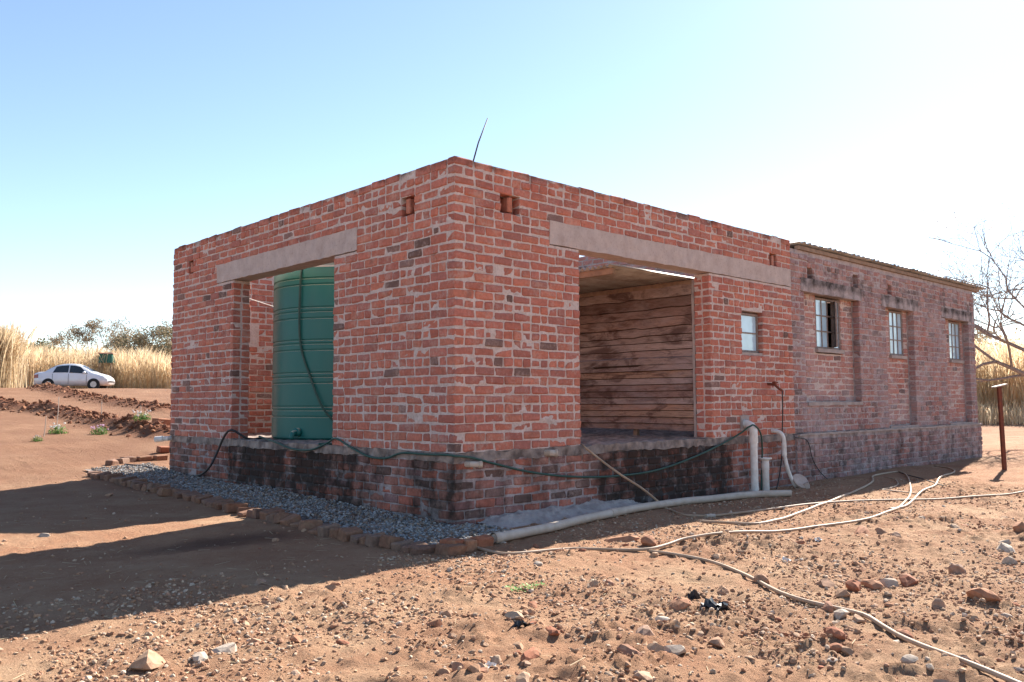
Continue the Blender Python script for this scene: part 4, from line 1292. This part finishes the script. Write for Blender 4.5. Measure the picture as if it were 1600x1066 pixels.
NOT = [  # px, py(base), width px, height px, material, label
    (232, 1043, 62, 24, 'stone', 'flat orange slab of stone at the bottom left, left of two white stones'),
    (312, 1030, 34, 17, 'stone_pale', 'white lump of mortar at the bottom left, the nearer of a pair'),
    (352, 1016, 44, 20, 'stone_pale', 'white lump of mortar at the bottom left, the farther of a pair'),
    (396, 1004, 26, 14, 'stone', 'rounded tan stone just right of the white mortar lumps'),
    (680, 974, 22, 14, 'stone_brick', 'red brick lump in the middle foreground'),
    (800, 972, 34, 17, 'stone', 'pointed stone in the middle foreground, below the green weed'),
    (862, 992, 36, 12, 'stone_brick', 'flat reddish stone in the middle foreground beside dark litter'),
    (690, 1058, 26, 16, 'stone', 'round tan stone in a small heap at the bottom centre'),
    (715, 1050, 24, 16, 'stone', 'upper stone of the small heap at the bottom centre'),
    (740, 1062, 30, 16, 'stone', 'right stone of the small heap at the bottom centre'),
    (1008, 1002, 46, 24, 'stone', 'broad rough stone in the foreground right of centre'),
    (1050, 1026, 42, 15, 'stone_pale', 'pale flat slab near the bottom, right of centre'),
    (1122, 1012, 36, 14, 'stone', 'flat tan slab right of the pale slab'),
    (985, 1044, 36, 20, 'stone_brick', 'reddish lump near the bottom edge, right of centre'),
    (1012, 850, 26, 16, 'stone_brick', 'orange half brick sitting behind the dusty hose'),
    (970, 842, 46, 11, 'stone_brick', 'long flat brick shard beside the orange half brick'),
    (1022, 867, 18, 12, 'stone', 'stone resting against the fork of the hoses'),
    (1186, 910, 28, 16, 'stone', 'pale stone beside the hose that runs to the bottom right'),
    (1160, 838, 20, 12, 'stone', 'stone right behind the long dusty hose'),
    (1335, 920, 30, 20, 'stone_brick', 'upright red stone at the left of a stone row on the right'),
    (1362, 916, 30, 14, 'stone_brick', 'orange stone in the middle of a stone row on the right'),
    (1388, 914, 24, 15, 'stone_pale', 'whitish stone in a stone row on the right'),
    (1418, 914, 34, 18, 'stone_brick', 'brown stone at the right end of the stone row'),
    (1318, 939, 30, 14, 'stone', 'round stone below the stone row on the right'),
    (1288, 917, 34, 13, 'stone', 'flat stone left of the stone row on the right'),
    (1500, 893, 26, 20, 'stone', 'round brown boulder standing apart on the right'),
    (1538, 944, 38, 18, 'stone_brick', 'broken red brick lying far right in the foreground'),
    (1468, 956, 22, 15, 'stone', 'small cracked stone far right below the boulder'),
    (1302, 1005, 30, 18, 'stone_brick', 'sharp edged brick bit left of the slanting hose'),
    (1222, 993, 24, 14, 'stone_brick', 'angular stone left of the sharp brick bit'),
    (1294, 958, 22, 14, 'stone_brick', 'red stone touching the slanting hose'),
    (1312, 968, 30, 13, 'stone_pale', 'pale stone lying across the slanting hose'),
    (1340, 975, 24, 13, 'stone', 'stone on the slanting hose right of the pale one'),
    (1345, 838, 34, 13, 'stone_brick', 'low brick shard behind the hoses, right of the pipes'),
    (1375, 838, 22, 11, 'stone', 'small stone next to the low brick shard'),
    (1422, 1040, 22, 13, 'stone_pale', 'pale pebble right of the slanting hose near the bottom'),
    (930, 918, 24, 14, 'stone', 'pair of lumps left of centre right rubble, the left lump'),
    (952, 916, 22, 15, 'stone_brick', 'pair of lumps left of centre right rubble, the right lump'),
    (1128, 922, 26, 12, 'stone', 'smooth stone in the middle of the right foreground'),
    (1062, 955, 32, 12, 'stone_brick', 'flat reddish stone left of the torn black plastic'),
    (1596, 835, 26, 20, 'stone_brick', 'dark red clod at the right edge of the picture'),
    (1570, 860, 26, 12, 'stone_pale', 'grey stone at the right edge below the dark red clod'),
    (1578, 880, 22, 12, 'stone_pale', 'lower grey stone at the right edge'),
]
for (px_, py_, wp, hp, mt, lb) in NOT:
    p = ground_at(px_, py_); D = np.linalg.norm(p - CAM); s = D / FPX
    stone(p[0], p[1], wp * s * .62, wp * s * .48, hp * s * .78, mt, lb, None, sink=.30)

rub_n = 0
while rub_n < 255:
    D_ = rs.uniform(3.2, 11); b_ = math.radians(rs.uniform(-34, 36))
    x_ = CAM[0] + D_ * math.cos(YAW - b_); y_ = CAM[1] + D_ * math.sin(YAW - b_)
    if y_ > -.75 and x_ > -.9: continue
    if x_ < -1.2 and y_ > -.6 and rs.random() < .93: continue
    dens = noise2(x_ * .9, y_ * .9, 61)
    if rs.random() > dens ** 2.0 * 2.2: continue
    s = rs.choice([.020, .027, .037, .052], p=[.34, .34, .23, .09]) * rs.uniform(.8, 1.2)
    mt = rs.choice(['stone', 'stone_brick', 'stone_pale'], p=[.62, .27, .11])
    lab = {'stone': 'small tan stone scattered in the rubble on bare soil', 'stone_brick': 'small red brick chip scattered in the rubble on bare soil', 'stone_pale': 'small pale mortar lump scattered in the rubble on bare soil'}[mt]
    stone(x_, y_, s * rs.uniform(.9, 1.5), s * rs.uniform(.7, 1.1), s * rs.uniform(.5, .85), mt, lab, {'stone': 'small stones in the rubble', 'stone_brick': 'brick chips in the rubble', 'stone_pale': 'mortar lumps in the rubble'}[mt])
    rub_n += 1

n = 160000
D_ = 3.0 + 10 * rs.random(n) ** 1.3; b_ = np.radians(rs.uniform(-36, 38, n))
cx_ = CAM[0] + D_ * np.cos(YAW - b_); cy_ = CAM[1] + D_ * np.sin(YAW - b_)
dens = noise2(cx_ * 1.1, cy_ * 1.1, 62) * .6 + noise2(cx_ * 3.1, cy_ * 3.1, 63) * .4
dens = dens + .07 * sstep(-2.0, 1.0, cx_)
keep = (rs.random(n) < np.clip((dens - .30) * 2.2, .10, .9)) & ~((cy_ > -.05) & (cx_ > EDGE_X)) & ~((cx_ > EDGE_X - .02) & (cy_ > -.9) & (cx_ < .3))
left = (cx_ < -1.0) & (cy_ > -.4); keep &= ~(left & (rs.random(n) < .92))
cx_, cy_ = cx_[keep], cy_[keep]
sz_ = .0028 + .0135 * rs.random(len(cx_)) ** 4.0
chips('rubble', np.stack([cx_, cy_, ground_z(cx_, cy_) + sz_ * .12], 1), sz_, [(.35, .205, .125), (.42, .27, .172), (.34, .182, .11), (.45, .315, .215), (.37, .205, .122), (.50, .38, .28), (.32, .172, .108)], 'clod', 'fine crumbs of soil, brick and stone strewn over the ground', 'rubble', 2)
# straw litter
n = 900
D_ = rs.uniform(3.2, 9, n); b_ = np.radians(rs.uniform(-34, 36, n)); sx_ = CAM[0] + D_ * np.cos(YAW - b_); sy_ = CAM[1] + D_ * np.sin(YAW - b_)
keep = ~((sy_ > -.3) & (sx_ > -1)); sx_, sy_ = sx_[keep], sy_[keep]; V = []; F = []; T = []
for x_, y_ in zip(sx_, sy_):
    a = rs.uniform(0, 6.28); L = rs.uniform(.015, .06); wv = rs.uniform(.0008, .0018); z_ = gz(x_, y_) + .006
    d0 = np.array((math.cos(a), math.sin(a), rs.normal(0, .12))) * L; w0 = np.array((-math.sin(a), math.cos(a), .3)) * wv; c = np.array((x_, y_, z_))
    o = len(V); V += [c - d0 - w0, c + d0 - w0, c + d0 + w0, c - d0 + w0 + np.array((0, 0, .001))]; F.append((o, o + 1, o + 2, o + 3)); T += [(.62, .50, .33, 1)] * 4
tag(link_mesh('straw', V, F, 'grass', tint=T), 'bits of dry straw strewn over the soil', 'straw', kind='stuff')


def crumple(name, px_, py_, wd, ht, mat, label, seed, cat='litter'):
    p = ground_at(px_, py_); r = np.random.default_rng(seed); n = 7
    V = []; F = []
    for i in range(n):
        for j in range(n):
            u = (i / (n - 1) - .5) * 2; v = (j / (n - 1) - .5) * 2
            x = p[0] + u * wd * (1 + .3 * r.normal()) * .5; y = p[1] + v * wd * .6 * (1 + .3 * r.normal()) * .5
            V.append((x, y, gz(x, y) + .006 + ht * r.random() ** 2 * (1 - .5 * (u * u + v * v))))
    for i in range(n - 1):
        for j in range(n - 1):
            if r.random() < .12: continue
            F.append((i * n + j, (i + 1) * n + j, (i + 1) * n + j + 1, i * n + j + 1))
    o = link_mesh(name, V, F, mat, loc=tuple(p)); md = o.modifiers.new('thickness', 'SOLIDIFY'); md.thickness = .0015
    return tag(o, label, cat)


crumple('plastic_scrap', 1118, 956, .17, .07, 'plastic_black', 'torn black plastic scrap among the stones right of centre', 1)
crumple('plastic_scrap', 1083, 935, .07, .07, 'plastic_black', 'small upright black scrap above the torn plastic', 2)
crumple('plastic_scrap', 812, 986, .09, .05, 'plastic_black', 'dark scrap in the foreground below the green weed', 3)
crumple('paper_scrap', 1228, 876, .07, .04, 'paper_white', 'crumpled white scrap on the soil in front of the hoses', 4)
crumple('paper_scrap', 1278, 848, .06, .03, 'paper_white', 'small white scrap nearest the orange brown hose', 5)
crumple('paper_scrap', 766, 1046, .05, .03, 'paper_white', 'small white scrap at the bottom centre', 6)
# green weed
wp = ground_at(822, 919); V = []; F = []
for k in range(130):
    a = rs.uniform(0, 6.28); r = rs.uniform(0, 1) ** .6; x_ = wp[0] + r * .12 * math.cos(a) + r * .06 * math.sin(a); y_ = wp[1] - r * .10 * math.cos(a) * .5 + r * .05 * math.sin(a); z_ = gz(x_, y_) + rs.uniform(.004, .02)
    b = rs.uniform(0, 6.28); l = rs.uniform(.010, .020); w_ = l * .45
    d0 = np.array((math.cos(b), math.sin(b), rs.uniform(.1, .7))); s0 = np.array((-math.sin(b), math.cos(b), 0)); c = np.array((x_, y_, z_)); o = len(V)
    V += [c, c + d0 * l * .5 + s0 * w_, c + d0 * l, c + d0 * l * .5 - s0 * w_]; F.append((o, o + 1, o + 2, o + 3))
tag(link_mesh('weed', V, F, 'weed', loc=tuple(wp)), 'small patch of bright green weed in the bare foreground', 'weed')

# ------------------------------------------------------------------ car beyond the dug earth
cp_ = ground_at(118, 604); dc = ray(118, 600); dc = dc[:2] / np.linalg.norm(dc[:2]); cpos = CAM[:2] + dc * 57.5
cz0 = float(macro(np.array([cpos[0]]), np.array([cpos[1]]))[0])
heading = YAW - math.pi / 2 + math.radians(9)
CM = Matrix.Translation((cpos[0], cpos[1], cz0)) @ Matrix.Rotation(heading, 4, 'Z')
car = empty('parked_car', (cpos[0], cpos[1], cz0), 'silver white four-door saloon car behind a ridge of dug earth', 'car')
ST = [(-2.08, .36, .60, .78, .64, .80, .56), (-2.05, .26, .72, .86, .74, .93, .64), (-1.85, .22, .80, .90, .79, 1.00, .70), (-1.50, .21, .83, .92, .80, 1.03, .70), (-1.20, .21, .83, .935, .80, 1.24, .62),
      (-.90, .21, .83, .94, .80, 1.40, .57), (-.55, .20, .83, .94, .80, 1.475, .56), (-.15, .20, .83, .93, .80, 1.50, .56), (.20, .20, .83, .92, .80, 1.475, .56), (.50, .20, .83, .91, .80, 1.385, .57), (.85, .20, .83, .90, .80, 1.20, .62), (1.18, .21, .83, .88, .80, .985, .70),
      (1.50, .21, .82, .83, .79, .90, .68), (1.80, .23, .78, .74, .75, .80, .62), (1.98, .27, .70, .62, .66, .67, .54), (2.06, .36, .60, .52, .56, .56, .44)]


def car_sec(x):
    xs = [s[0] for s in ST]; return [float(np.interp(x, xs, [s[i] for s in ST])) for i in range(1, 7)]


def car_pts(x):
    zb, wm, zbelt, wb, zr, wr = car_sec(x)
    h = [(wm * .90, zb), (wm, zb + .14), (wm + .01, .52 if zbelt > .6 else zbelt * .75), (wb, zbelt), (wr, zr), (wr * .72, zr + .028), (0, zr + .04)]
    return h


xs_ = sorted(set([s[0] for s in ST] + list(np.linspace(-2.0, 2.0, 33)))); V = []; F = []
for x in xs_:
    h = car_pts(x); ring = [(-w_, z_) for w_, z_ in h] + [(w_, z_) for w_, z_ in h[::-1][1:]]
    V += [tuple(CM @ Vector((x, y, z_))) for y, z_ in ring]
nr = 13
for i in range(len(xs_) - 1):
    for k in range(nr):
        k2 = (k + 1) % nr; F.append((i * nr + k, (i + 1) * nr + k, (i + 1) * nr + k2, i * nr + k2))
F += [tuple(range(nr)), tuple((len(xs_) - 1) * nr + k for k in range(nr - 1, -1, -1))]
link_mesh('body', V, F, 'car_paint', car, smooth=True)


def car_patch(name, mat, pts, off=.012, side=-1):
    """pts: rows of (x, t) with t 0 at the belt line and 1 at the roof edge, -1 near the sill"""
    m = MB(); V = []
    rows_ = len(pts); cols_ = len(pts[0])
    for row in pts:
        for x, t in row:
            zb, wm, zbelt, wb, zr, wr = car_sec(x)
            if t >= 0: y = wb + (wr - wb) * t; z_ = zbelt + (zr - zbelt) * t
            else: y = wb + (wm + .01 - wb) * min(1, -t * 2); z_ = zbelt + (zb - zbelt) * (-t)
            V.append(tuple(CM @ Vector((x, side * (y + off), z_))))
    F = []
    for i in range(rows_ - 1):
        for j in range(cols_ - 1):
            q = (i * cols_ + j, i * cols_ + j + 1, (i + 1) * cols_ + j + 1, (i + 1) * cols_ + j); F.append(q)
    o = link_mesh(name, V, F, mat, car); md = o.modifiers.new('thickness', 'SOLIDIFY'); md.thickness = .006; md.offset = 0
    return o


def grid_rows(x0, x1, t0, t1, fx0=None, fx1=None, n=9):
    a = np.linspace(0, 1, n)
    return [[(x0 + (x1 - x0) * u, t0) for u in a], [((fx0 + (fx1 - fx0) * u), t1) for u in a]]


for sd in (-1, 1):
    car_patch('side_window', 'car_glass', grid_rows(-1.02, -.17, .10, .86, -.86, -.17), side=sd)
    car_patch('side_window', 'car_glass', grid_rows(-.11, .92, .08, .86, -.11, .46), side=sd)
    for xd in (-.14, .86, -1.02):
        car_patch('door_seam', 'car_dark', [[(xd - .008, -.02), (xd + .008, -.02)], [(xd - .008, -.42), (xd + .008, -.42)], [(xd - .008, -.85), (xd + .008, -.85)]], off=.006, side=sd)
    for xd in (-.30, .62):
        pass
    car_patch('tail_lamp', 'lamp_red', grid_rows(-2.04, -1.80, -.02, -.33, -2.04, -1.80), off=.010, side=sd)
    car_patch('headlamp', 'lamp_clear', grid_rows(1.68, 1.98, -.08, -.36, 1.72, 2.0), off=.010, side=sd)
    for xd in (-.92, -.02):
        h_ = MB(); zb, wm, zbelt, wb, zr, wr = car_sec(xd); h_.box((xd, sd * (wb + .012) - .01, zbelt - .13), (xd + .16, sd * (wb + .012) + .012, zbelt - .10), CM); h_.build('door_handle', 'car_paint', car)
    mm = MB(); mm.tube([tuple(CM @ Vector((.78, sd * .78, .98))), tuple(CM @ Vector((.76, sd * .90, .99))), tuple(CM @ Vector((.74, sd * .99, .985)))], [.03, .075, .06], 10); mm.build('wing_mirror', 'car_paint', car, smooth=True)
    for xw in (-1.24, 1.26):
        wr_ = empty('wheel', tuple(CM @ Vector((xw, sd * .76, .29))), parent=car)
        t_ = MB(); t_.tube([tuple(CM @ Vector((xw, sd * .68, .29))), tuple(CM @ Vector((xw, sd * .70, .29))), tuple(CM @ Vector((xw, sd * .84, .29))), tuple(CM @ Vector((xw, sd * .855, .29)))], [.26, .29, .29, .26], 24); t_.build('tyre', 'tyre', wr_)
        t_ = MB(); t_.tube([tuple(CM @ Vector((xw, sd * .80, .29))), tuple(CM @ Vector((xw, sd * .860, .29)))], [.19, .18], 20); t_.build('rim', 'rim', wr_)
        ar = MB(); ar.tube([tuple(CM @ Vector((xw, sd * .60, .30))), tuple(CM @ Vector((xw, sd * .848, .30)))], .345, 28); ar.build('wheel_arch', 'car_dark', car)
# rear and front screens
for nm, xa, xb, ta_, tb_ in (('rear_window', -1.44, -.93, 1.5, 1.5), ('windscreen', 1.12, .52, 1.5, 1.5)):
    V = []
    for u in np.linspace(0, 1, 6):
        x = xa + (xb - xa) * u; zb, wm, zbelt, wb, zr, wr = car_sec(x)
        for v_ in np.linspace(-1, 1, 7): V.append(tuple(CM @ Vector((x, v_ * wr * .90, zr + .04 - .028 * abs(v_) ** 2 + .016))))
    F = [(i * 7 + j, (i + 1) * 7 + j, (i + 1) * 7 + j + 1, i * 7 + j + 1) for i in range(5) for j in range(6)]
    link_mesh(nm, V, F, 'car_glass', car, smooth=True)
m = MB(); m.box((-2.11, -.45, .62), (-2.085, .45, .74), CM); m.build('number_plate', 'paper_white', car)
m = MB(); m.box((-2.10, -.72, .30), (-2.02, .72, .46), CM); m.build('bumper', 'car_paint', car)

# ------------------------------------------------------------------ flower plants and sticks up the slope
rf = np.random.default_rng(55)


def plant(px_, py_, wpx, label, col_f):
    p = ground_at(px_, py_); p[2] = gz(p[0], p[1]); s = np.linalg.norm(p - CAM) / FPX * wpx
    root = empty('flower_plant', p, label, 'plant', 'flower plants along the dug bed')
    V = []; F = []; T = []
    for k in range(420):
        d = rf.normal(size=3); d /= np.linalg.norm(d); d[2] = abs(d[2]); c = p + d * s * .5 * rf.random() ** .4 * np.array((1, 1, .9)); l = s * rf.uniform(.05, .11)
        a = rf.normal(size=3); a /= np.linalg.norm(a); b = np.cross(a, d); b /= np.linalg.norm(b) + 1e-9; o = len(V)
        V += [c, c + a * l * .5 + b * l * .35, c + a * l, c + a * l * .5 - b * l * .35]; F.append((o, o + 1, o + 2, o + 3))
        T += [tuple(np.array((.09, .17, .04)) * rf.uniform(.6, 1.5)) + (1,)] * 4
    link_mesh('foliage', V, F, 'leaf', root, tint=T)
    V = []; F = []; T = []
    for k in range(14):
        a = rf.uniform(0, 6.28); r = s * .5 * rf.random() ** .5; c = p + np.array((r * math.cos(a), r * math.sin(a), s * rf.uniform(.25, .55))); R_ = s * rf.uniform(.05, .09); o = len(V)
        V.append(c + np.array((0, 0, .01)));
        for q in range(10): V.append(c + R_ * (1 if q % 2 == 0 else .6) * np.array((math.cos(q * .628), math.sin(q * .628) * .6, math.sin(q * .628) * .7)))
        for q in range(10): F.append((o, o + 1 + q, o + 1 + (q + 1) % 10))
        T += [tuple(col_f) + (1,)] * 11
    link_mesh('blossom', V, F, 'leaf', root, tint=T)


plant(58, 689, 15, 'sparse pale flower plant at the left edge of the dug bed', (.60, .50, .45))
plant(90, 678, 26, 'leafy plant with white flowers, second from the left along the bed', (.70, .66, .60))
plant(155, 678, 25, 'pink flowering plant in the middle of the dug bed', (.66, .40, .52))
plant(221, 677, 26, 'dark green flowering plant nearest the brick wall', (.70, .62, .58))
for (bx_, by_, tx_, ty_, lb) in ((68, 682, 72, 650, 'short bare stick left of the white flowered plant'), (88, 668, 92, 620, 'tall thin stick behind the white flowered plant'), (157, 662, 159, 626, 'thin stick behind the pink flowered plant'), (219, 662, 220, 634, 'thin stick behind the plant nearest the wall')):
    p = ground_at(bx_, by_); d = ray(tx_, ty_); t = np.linalg.norm(p[:2] - CAM[:2]) / np.linalg.norm(d[:2]); q = CAM + d * t
    tag(MB().tube([p - np.array((0, 0, .1)), (p + q) / 2 + np.array((.01, 0, 0)), q], [.011, .009, .007], 6).build('stick', 'pvc_dusty', loc=tuple(p)), lb, 'stick', 'sticks along the dug bed')

# ------------------------------------------------------------------ dry grass
def grass(name, n, dmin, dmax, bmin, bmax, hmin, hmax, seed, label, wid=(.012, .03), clump=None, dpow=1.0, bright=1.0):
    r = np.random.default_rng(seed)
    D = dmin + (dmax - dmin) * r.random(n) ** dpow; b = np.radians(r.uniform(bmin, bmax, n))
    x = CAM[0] + D * np.cos(YAW - b); y = CAM[1] + D * np.sin(YAW - b)
    if clump is not None:
        c = clump[r.integers(len(clump), size=n)]; a = r.uniform(0, 6.28, n); rr = np.abs(r.normal(0, .55, n))
        x = c[:, 0] + rr * np.cos(a); y = c[:, 1] + rr * np.sin(a)
    z = ground_z(x, y, False) - .03
    h = r.uniform(hmin, hmax, n) * (.45 + .75 * noise2(x * .35, y * .35, seed) + .35 * noise2(x * 1.3, y * 1.3, seed + 4))
    a = r.uniform(0, 6.28, n); lean = np.abs(r.normal(.16, .16, n)); w_ = r.uniform(wid[0], wid[1], n)
    dx, dy = np.cos(a) * lean, np.sin(a) * lean; ta = r.uniform(0, 6.28, n); sx, sy = np.cos(ta) * w_, np.sin(ta) * w_
    P = np.zeros((n, 7, 3))
    def put(i, t, bend, ws):
        P[:, i, 0] = x + dx * h * bend + sx * ws; P[:, i, 1] = y + dy * h * bend + sy * ws; P[:, i, 2] = z + h * t
    put(0, 0, 0, -.5); put(1, 0, 0, .5); put(2, .5, .3, -.45); put(3, .5, .3, .45); put(4, .86, .85, -.7); put(5, .86, .85, .7); put(6, 1.0, 1.25, 0)
    F = (np.array([(0, 1, 3, 2), (2, 3, 5, 4)])[None] + (np.arange(n) * 7)[:, None, None]).reshape(-1, 4).tolist()
    F += (np.array([(4, 5, 6)])[None] + (np.arange(n) * 7)[:, None, None]).reshape(-1, 3).tolist()
    cols = np.array([(.54, .43, .28), (.50, .38, .235), (.60, .49, .34), (.45, .33, .21), (.56, .42, .26)])
    c = cols[r.integers(5, size=n)] * bright * r.uniform(.75, 1.2, (n, 1)) * (.55 + .55 * noise2(x * .5, y * .5, seed + 1) + .4 * noise2(x * 2.1, y * 2.1, seed + 2))[:, None]
    t = np.ones((n, 7, 4)); t[:, :, :3] = c[:, None, :]
    o = link_mesh(name, P.reshape(-1, 3), F, 'grass', tint=t.reshape(-1, 4))
    return tag(o, label, 'grass', kind='stuff')


grass('dry_grass', 36000, 60.5, 80, -36, -17, 1.1, 2.4, 70, 'tall dry straw coloured grass beyond the car', dpow=1.3, bright=1.2)
clp = np.array([CAM[:2] + (44.5 + random.uniform(-1, 1.5)) * np.array((math.cos(YAW - math.radians(q)), math.sin(YAW - math.radians(q)))) for q in np.linspace(-36, -30.9, 12)])
grass('thatching_grass', 9000, 44, 46, -33, -29, 1.7, 2.9, 71, 'taller golden thatching grass left of the car', clump=clp)
grass('dry_grass', 17000, 37, 62, 27, 37, 1.3, 2.6, 72, 'tall dry grass behind the red post on the right', dpow=1.4, bright=1.3)
grass('trampled_grass', 5000, 34.5, 38, 26, 37, .15, .7, 73, 'short dead grass at the edge of the right hand field', dpow=.7, bright=1.35)

# ------------------------------------------------------------------ trees
def tree(name, base, height, spread, seed, label, leaf_cols, leaves, leaf_size, trunk_r, group='bush trees', levels=4, lean=(0, 0), leaf_r=.5, kids=(3, 4), barkcol=(.20, .15, .12), up=.35, nseg=5):
    r = np.random.default_rng(seed); m = MB(); ends = []
    root = empty(name, base, label, 'tree', group)
    def grow(p, d, L, rad, lev):
        pts = [p]; dd = d.copy(); q = p.copy()
        for i in range(nseg):
            dd = dd + r.normal(0, .16, 3) + np.array((0, 0, up * .10)); dd /= np.linalg.norm(dd); q = q + dd * L / nseg; pts.append(q)
        rads = [rad * (1 - .30 * i / nseg) for i in range(nseg + 1)]
        m.tube(pts, rads, 6 if lev < 2 else 4, caps=False)
        if lev >= levels: ends.append((q, dd, L)); return
        if lev >= levels - 1: ends.append((pts[-2], dd, L))
        for k in range(r.integers(kids[0], kids[1] + 1)):
            t = r.uniform(.45, 1.0) if k else 1.0; b = pts[min(nseg, int(round(t * nseg)))]
            az = r.uniform(0, 6.28); spread_a = r.uniform(.45, .95)
            a = np.cross(dd, (0, 0, 1)); a = a / (np.linalg.norm(a) + 1e-9); bb = np.cross(dd, a)
            nd = dd * math.cos(spread_a) + (a * math.cos(az) + bb * math.sin(az)) * math.sin(spread_a); nd[2] = nd[2] * .75 + up * .25; nd /= np.linalg.norm(nd)
            grow(np.array(b), nd, L * r.uniform(.62, .85), rads[-1] * r.uniform(.64, .86), lev + 1)
    nt_ = 1 if trunk_r > .06 else 3
    for q in range(nt_):
        d0 = np.array((lean[0] + r.normal(0, .08 * nt_), lean[1] + r.normal(0, .08 * nt_), 1.0)); d0 /= np.linalg.norm(d0)
        grow(np.array(base, float) - np.array((0, 0, .1)), d0, height * .36, trunk_r, 0)
    o = m.build('trunk', 'bark', root, tint=tuple(barkcol) + (1,))
    V = np.array(m.v)
    if leaves:
        n = len(ends); idx = r.integers(n, size=leaves); P = np.array([ends[i][0] for i in idx]); Ls = np.array([ends[i][2] for i in idx])
        P = P + r.normal(0, 1, (leaves, 3)) * (leaf_r * Ls)[:, None] * np.array((1, 1, .6))
        a = r.normal(size=(leaves, 3)); a /= np.linalg.norm(a, axis=1)[:, None]; b = np.cross(a, r.normal(size=(leaves, 3))); b /= np.linalg.norm(b, axis=1)[:, None]
        s = leaf_size * r.uniform(.5, 1.4, leaves)[:, None]
        Q = np.stack([P, P + a * s * .5 + b * s * .35, P + a * s, P + a * s * .5 - b * s * .35], 1)
        c = np.array(leaf_cols)[r.integers(len(leaf_cols), size=leaves)] * r.uniform(.7, 1.3, (leaves, 1)); t = np.ones((leaves, 4, 4)); t[:, :, :3] = c[:, None, :]
        link_mesh('crown', Q.reshape(-1, 3), (np.arange(leaves * 4).reshape(-1, 4)).tolist(), 'leaf', root, tint=t.reshape(-1, 4))
    return root


def far_spot(px_, D):
    d = ray(px_, 600); d = d[:2] / np.linalg.norm(d[:2]); p = CAM[:2] + d * D
    return (p[0], p[1], float(macro(np.array([p[0]]), np.array([p[1]]))[0]))


BRN = [(.30, .23, .15), (.36, .28, .19), (.24, .18, .12)]
GRN = [(.19, .18, .11), (.23, .20, .13), (.15, .15, .09)]
tree('acacia_tree', far_spot(124, 84), 6.3, 2, 1, 'spreading half-bare thorn tree rising above the grass behind the car', BRN, 8000, .12, .13, lean=(.05, 0), levels=5, leaf_r=.40, barkcol=(.28, .22, .17))
tree('acacia_tree', far_spot(224, 80), 6.0, 2, 2, 'rounded bushy tree close to the left end of the brick wall', GRN + BRN, 11000, .14, .14, levels=5, barkcol=(.26, .21, .17))
tree('bush', far_spot(186, 96), 3.4, 2, 3, 'low dark round bush between the two larger trees', GRN, 2200, .22, .09, levels=3)
tree('bush', far_spot(62, 108), 5.6, 2, 4, 'small dark tree far off over the grass, right of the thatching grass', GRN, 1500, .30, .10, levels=3)
tree('bush', far_spot(38, 110), 5.4, 2, 14, 'tiny far tree top left of the small dark tree', GRN, 1300, .30, .10, levels=3)
tree('bush', far_spot(76, 120), 3.8, 2, 5, 'brownish far bush left of the spreading thorn tree', BRN, 1300, .28, .10, levels=3)
tree('bush', far_spot(2, 95), 5.6, 2, 6, 'bare grey tree top peeping at the left edge', BRN, 500, .24, .09)
tree('bush', far_spot(252, 86), 5.2, 2, 7, 'brown bush half hidden by the brick wall end', BRN, 1500, .24, .09, levels=3)
tree('thorn_tree', far_spot(1655, 24), 7.6, 3, 11, 'nearly leafless thorn tree reaching in from the right edge', [(.34, .28, .22), (.38, .31, .24)], 6500, .04, .105, levels=5, nseg=4, lean=(-.05, .16), kids=(4, 5), barkcol=(.25, .205, .19), leaf_r=.30, up=.15)
tree('thorn_tree', far_spot(1560, 66), 4.4, 3, 12, 'pale brown bush behind the grass right of the building end', BRN, 900, .18, .08, levels=4)

# clods on the dug ridges
cl = []
for ln, wdt in ((BERM1, .26), (BERM2, .26)):
    for a_, b_ in zip(ln[:-1], ln[1:]):
        for q in range(int(np.linalg.norm(b_ - a_) * 90)):
            t = rs.random(); nn = np.array([-(b_ - a_)[1], (b_ - a_)[0]]) / np.linalg.norm(b_ - a_); p = a_ + (b_ - a_) * t + nn * rs.normal(0, wdt); cl.append(p)
cl = np.array(cl); sz_ = .012 + .055 * rs.random(len(cl)) ** 3
chips('soil_clods', np.column_stack([cl, ground_z(cl[:, 0], cl[:, 1]) + sz_ * .3]), sz_, [(.20, .09, .052), (.24, .11, .06), (.17, .07, .04), (.28, .14, .08)], 'clod', 'dark red clods of dug earth along two low ridges', 'clods', 9)
# line strung across the room
pa, pb = on_plane(381, 464, 1, 5.2), on_plane(430, 480, 1, 5.2); dl = (pb - pa) / (pb[0] - pa[0])
MBw = MB().tube([pa + dl * (.26 - pa[0]), pb, pa + dl * (2.4 - pa[0]) + np.array((0, 0, .03))], .006, 6)
tag(MBw.build('wire_line', 'pvc', loc=tuple(pb)), 'thin pale line strung behind the water tank', 'line')

# small green shed in the grass
sp = far_spot(166, 60.9); SM = Matrix.Translation((sp[0], sp[1], sp[2])) @ Matrix.Rotation(YAW - math.pi / 2 + .15, 4, 'Z')
sh = empty('field_shed', sp, 'tiny dark green shed with pinkish roof standing in the tall grass', 'shed')
MB().box((-.40, -.35, 1.70), (.40, .35, 2.26), SM).build('wall', 'shed_green', sh)
MB().box((-.47, -.42, 2.262), (.47, .42, 2.34), SM).build('roof', 'shed_roof', sh)
for x_ in (-.36, .36):
    for y_ in (-.3, .3): MB().box((x_ - .03, y_ - .03, -.1), (x_ + .03, y_ + .03, 1.698), SM).build('leg', 'timber', sh)
